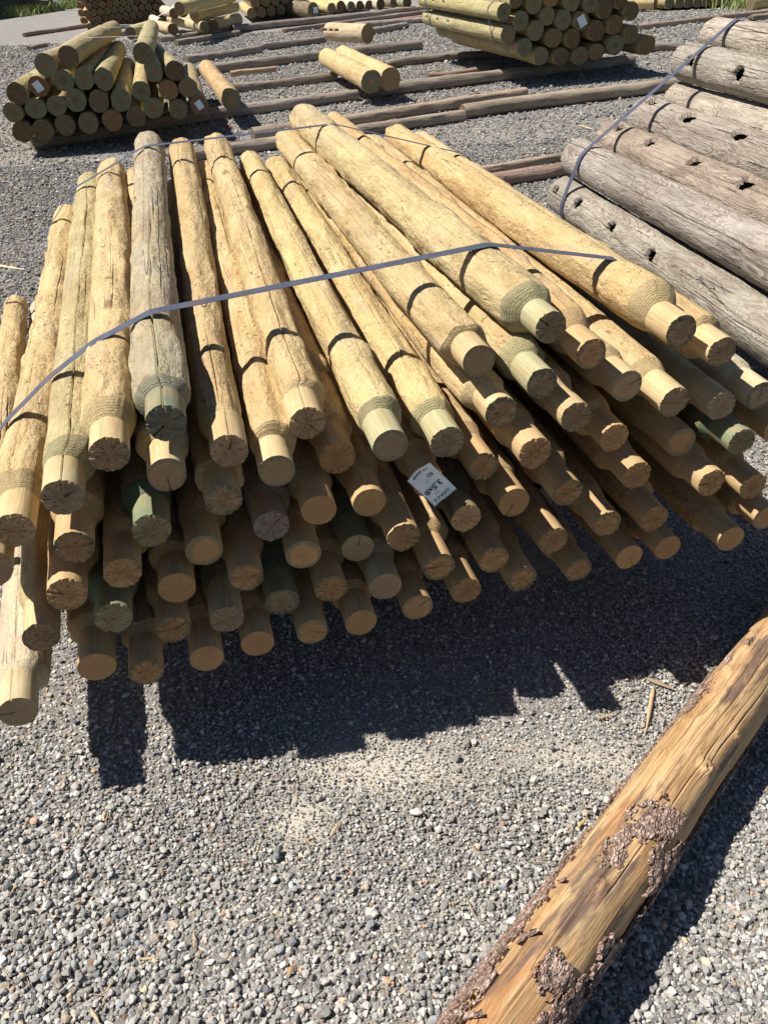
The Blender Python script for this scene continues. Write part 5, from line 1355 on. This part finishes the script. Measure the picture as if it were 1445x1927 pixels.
splinter(-1.546, 3.635, -1.524, 3.684, 0.0101, (0.66, 0.58, 0.42), 'tiny pale sliver on dark gravel by the outer rail', seed=19)
splinter(0.953, 5.127, 1.032, 5.198, 0.0100, (0.5, 0.4, 0.28), 'small sliver between bearer and rails', seed=20)
def single_stone(x, y, s, col, label, seed):
    P, F = rock_protos(3, 6, 60 + seed)
    v = P[seed % 6] * s / 2 * [1.1, .95, .8] + [x, y, s * .28 + float(ground_z(x, y))]
    m = mesh_np('stone', v, [F], False, M_STONE)
    a = m.attributes.new('stone', 'FLOAT_COLOR', 'POINT')
    a.data.foreach_set('color', np.tile(np.array([*col, 1], np.float32), len(v)))
    tag(link('stone', m), label, 'stone')
single_stone(2.401, 8.225, 0.0697, (0.62, 0.55, 0.42), 'pale rounded stone on gravel below the thick split bearer', 0)
single_stone(3.096, 10.200, 0.1087, (0.3, 0.31, 0.33), 'bluish flat stone in the shade under the large pile', 1)
single_stone(3.285, 10.348, 0.0796, (0.3, 0.31, 0.33), 'smaller bluish stone beside the flat one in shade', 2)
single_stone(0.041, 8.782, 0.0950, (0.3, 0.28, 0.26), 'grey rock in front of the two loose posts', 3)
single_stone(-0.193, 0.634, 0.0233, (0.42, 0.27, 0.15), 'orange brown cube shaped stone among coarse gravel', 4)

def litter():
    rng = np.random.default_rng(23); V = []; F = []
    def bit(x, y, L, w, a, lift):
        z = float(ground_z(x, y)) + lift
        d = np.array([math.cos(a), math.sin(a), rng.normal(0, .15)]); q = np.array([-math.sin(a), math.cos(a), 0])
        b = rng.normal(0, .15) * L; k = len(V)
        for (s_, ww) in ((-.5, .3), (0, 1), (.5, .2)):
            c = np.array([x, y, z]) + d * L * s_ + q * b * (1 - 4 * s_ * s_)
            V.extend([c - q * w * ww, c + UP * w * .7 * ww, c + q * w * ww])
        for r in (0, 3):
            for (m, n_) in ((0, 1), (1, 2), (2, 0)): F.append((k + r + m, k + r + n_, k + r + 3 + n_, k + r + 3 + m))
    for _ in range(260):
        y = rng.uniform(.5, 2.2); x = rng.uniform(-1, 1) * (.6 + .35 * y)
        bit(x, y, abs(rng.normal(.022, .016)) + .006, rng.uniform(.0005, .0018), rng.uniform(0, PI), .010)
    for _ in range(420):
        y = rng.uniform(2.2, 9); x = rng.uniform(-1, 1) * (.55 * y + .3)
        bit(x, y, abs(rng.normal(.05, .04)) + .015, rng.uniform(.002, .006), rng.uniform(0, PI), .014)
    tag(link('wood_litter', mesh_np('wood_litter', V, [np.array(F)], False, M_SPL), None, (.62, .50, .33)), None, None, None, 'stuff')
litter()

# ------------------------------------------------------------------ light, sky, camera
SUN = Vector((-.65, .05, 1.0)).normalized()
sl = bpy.data.lights.new('sun', 'SUN'); sl.energy = SUN_E; sl.angle = math.radians(.53); sl.color = (1.0, .945, .86)
so = bpy.data.objects.new('sun', sl); COL.objects.link(so)
so.rotation_euler = SUN.to_track_quat('Z', 'Y').to_euler()
w = bpy.data.worlds.new('World'); scene.world = w; w.use_nodes = True
nt = w.node_tree
sky = nt.nodes.new('ShaderNodeTexSky'); sky.sky_type = 'NISHITA'; sky.sun_disc = False; sky.air_density = .75; sky.dust_density = .1; sky.ozone_density = 2.0
sky.sun_elevation = math.asin(SUN.z); sky.sun_rotation = math.atan2(SUN.x, SUN.y)
bg = nt.nodes['Background']; nt.links.new(sky.outputs[0], bg.inputs[0]); bg.inputs[1].default_value = SKY_E

p = math.radians(36.2); ro = math.radians(3.0)
fw = Vector((0, math.cos(p), -math.sin(p))); up0 = Vector((0, math.sin(p), math.cos(p))); rt0 = Vector((1, 0, 0))
rt = rt0 * math.cos(ro) - up0 * math.sin(ro); up = up0 * math.cos(ro) + rt0 * math.sin(ro)
cam = bpy.data.cameras.new('camera'); co = bpy.data.objects.new('camera', cam); COL.objects.link(co)
M = Matrix((rt, up, -fw)).transposed().to_4x4(); M.translation = Vector((0, 0, H_CAM)); co.matrix_world = M
cam.sensor_fit = 'VERTICAL'; cam.sensor_height = 36; cam.lens = 36 * 1500 / 1927
cam.clip_start = .05; cam.clip_end = 600
scene.camera = co
scene.view_settings.view_transform = 'Standard'; scene.view_settings.look = 'None'
scene.view_settings.exposure = EXPO; scene.view_settings.gamma = 1
scene.cycles.max_bounces = 6; scene.cycles.diffuse_bounces = 4
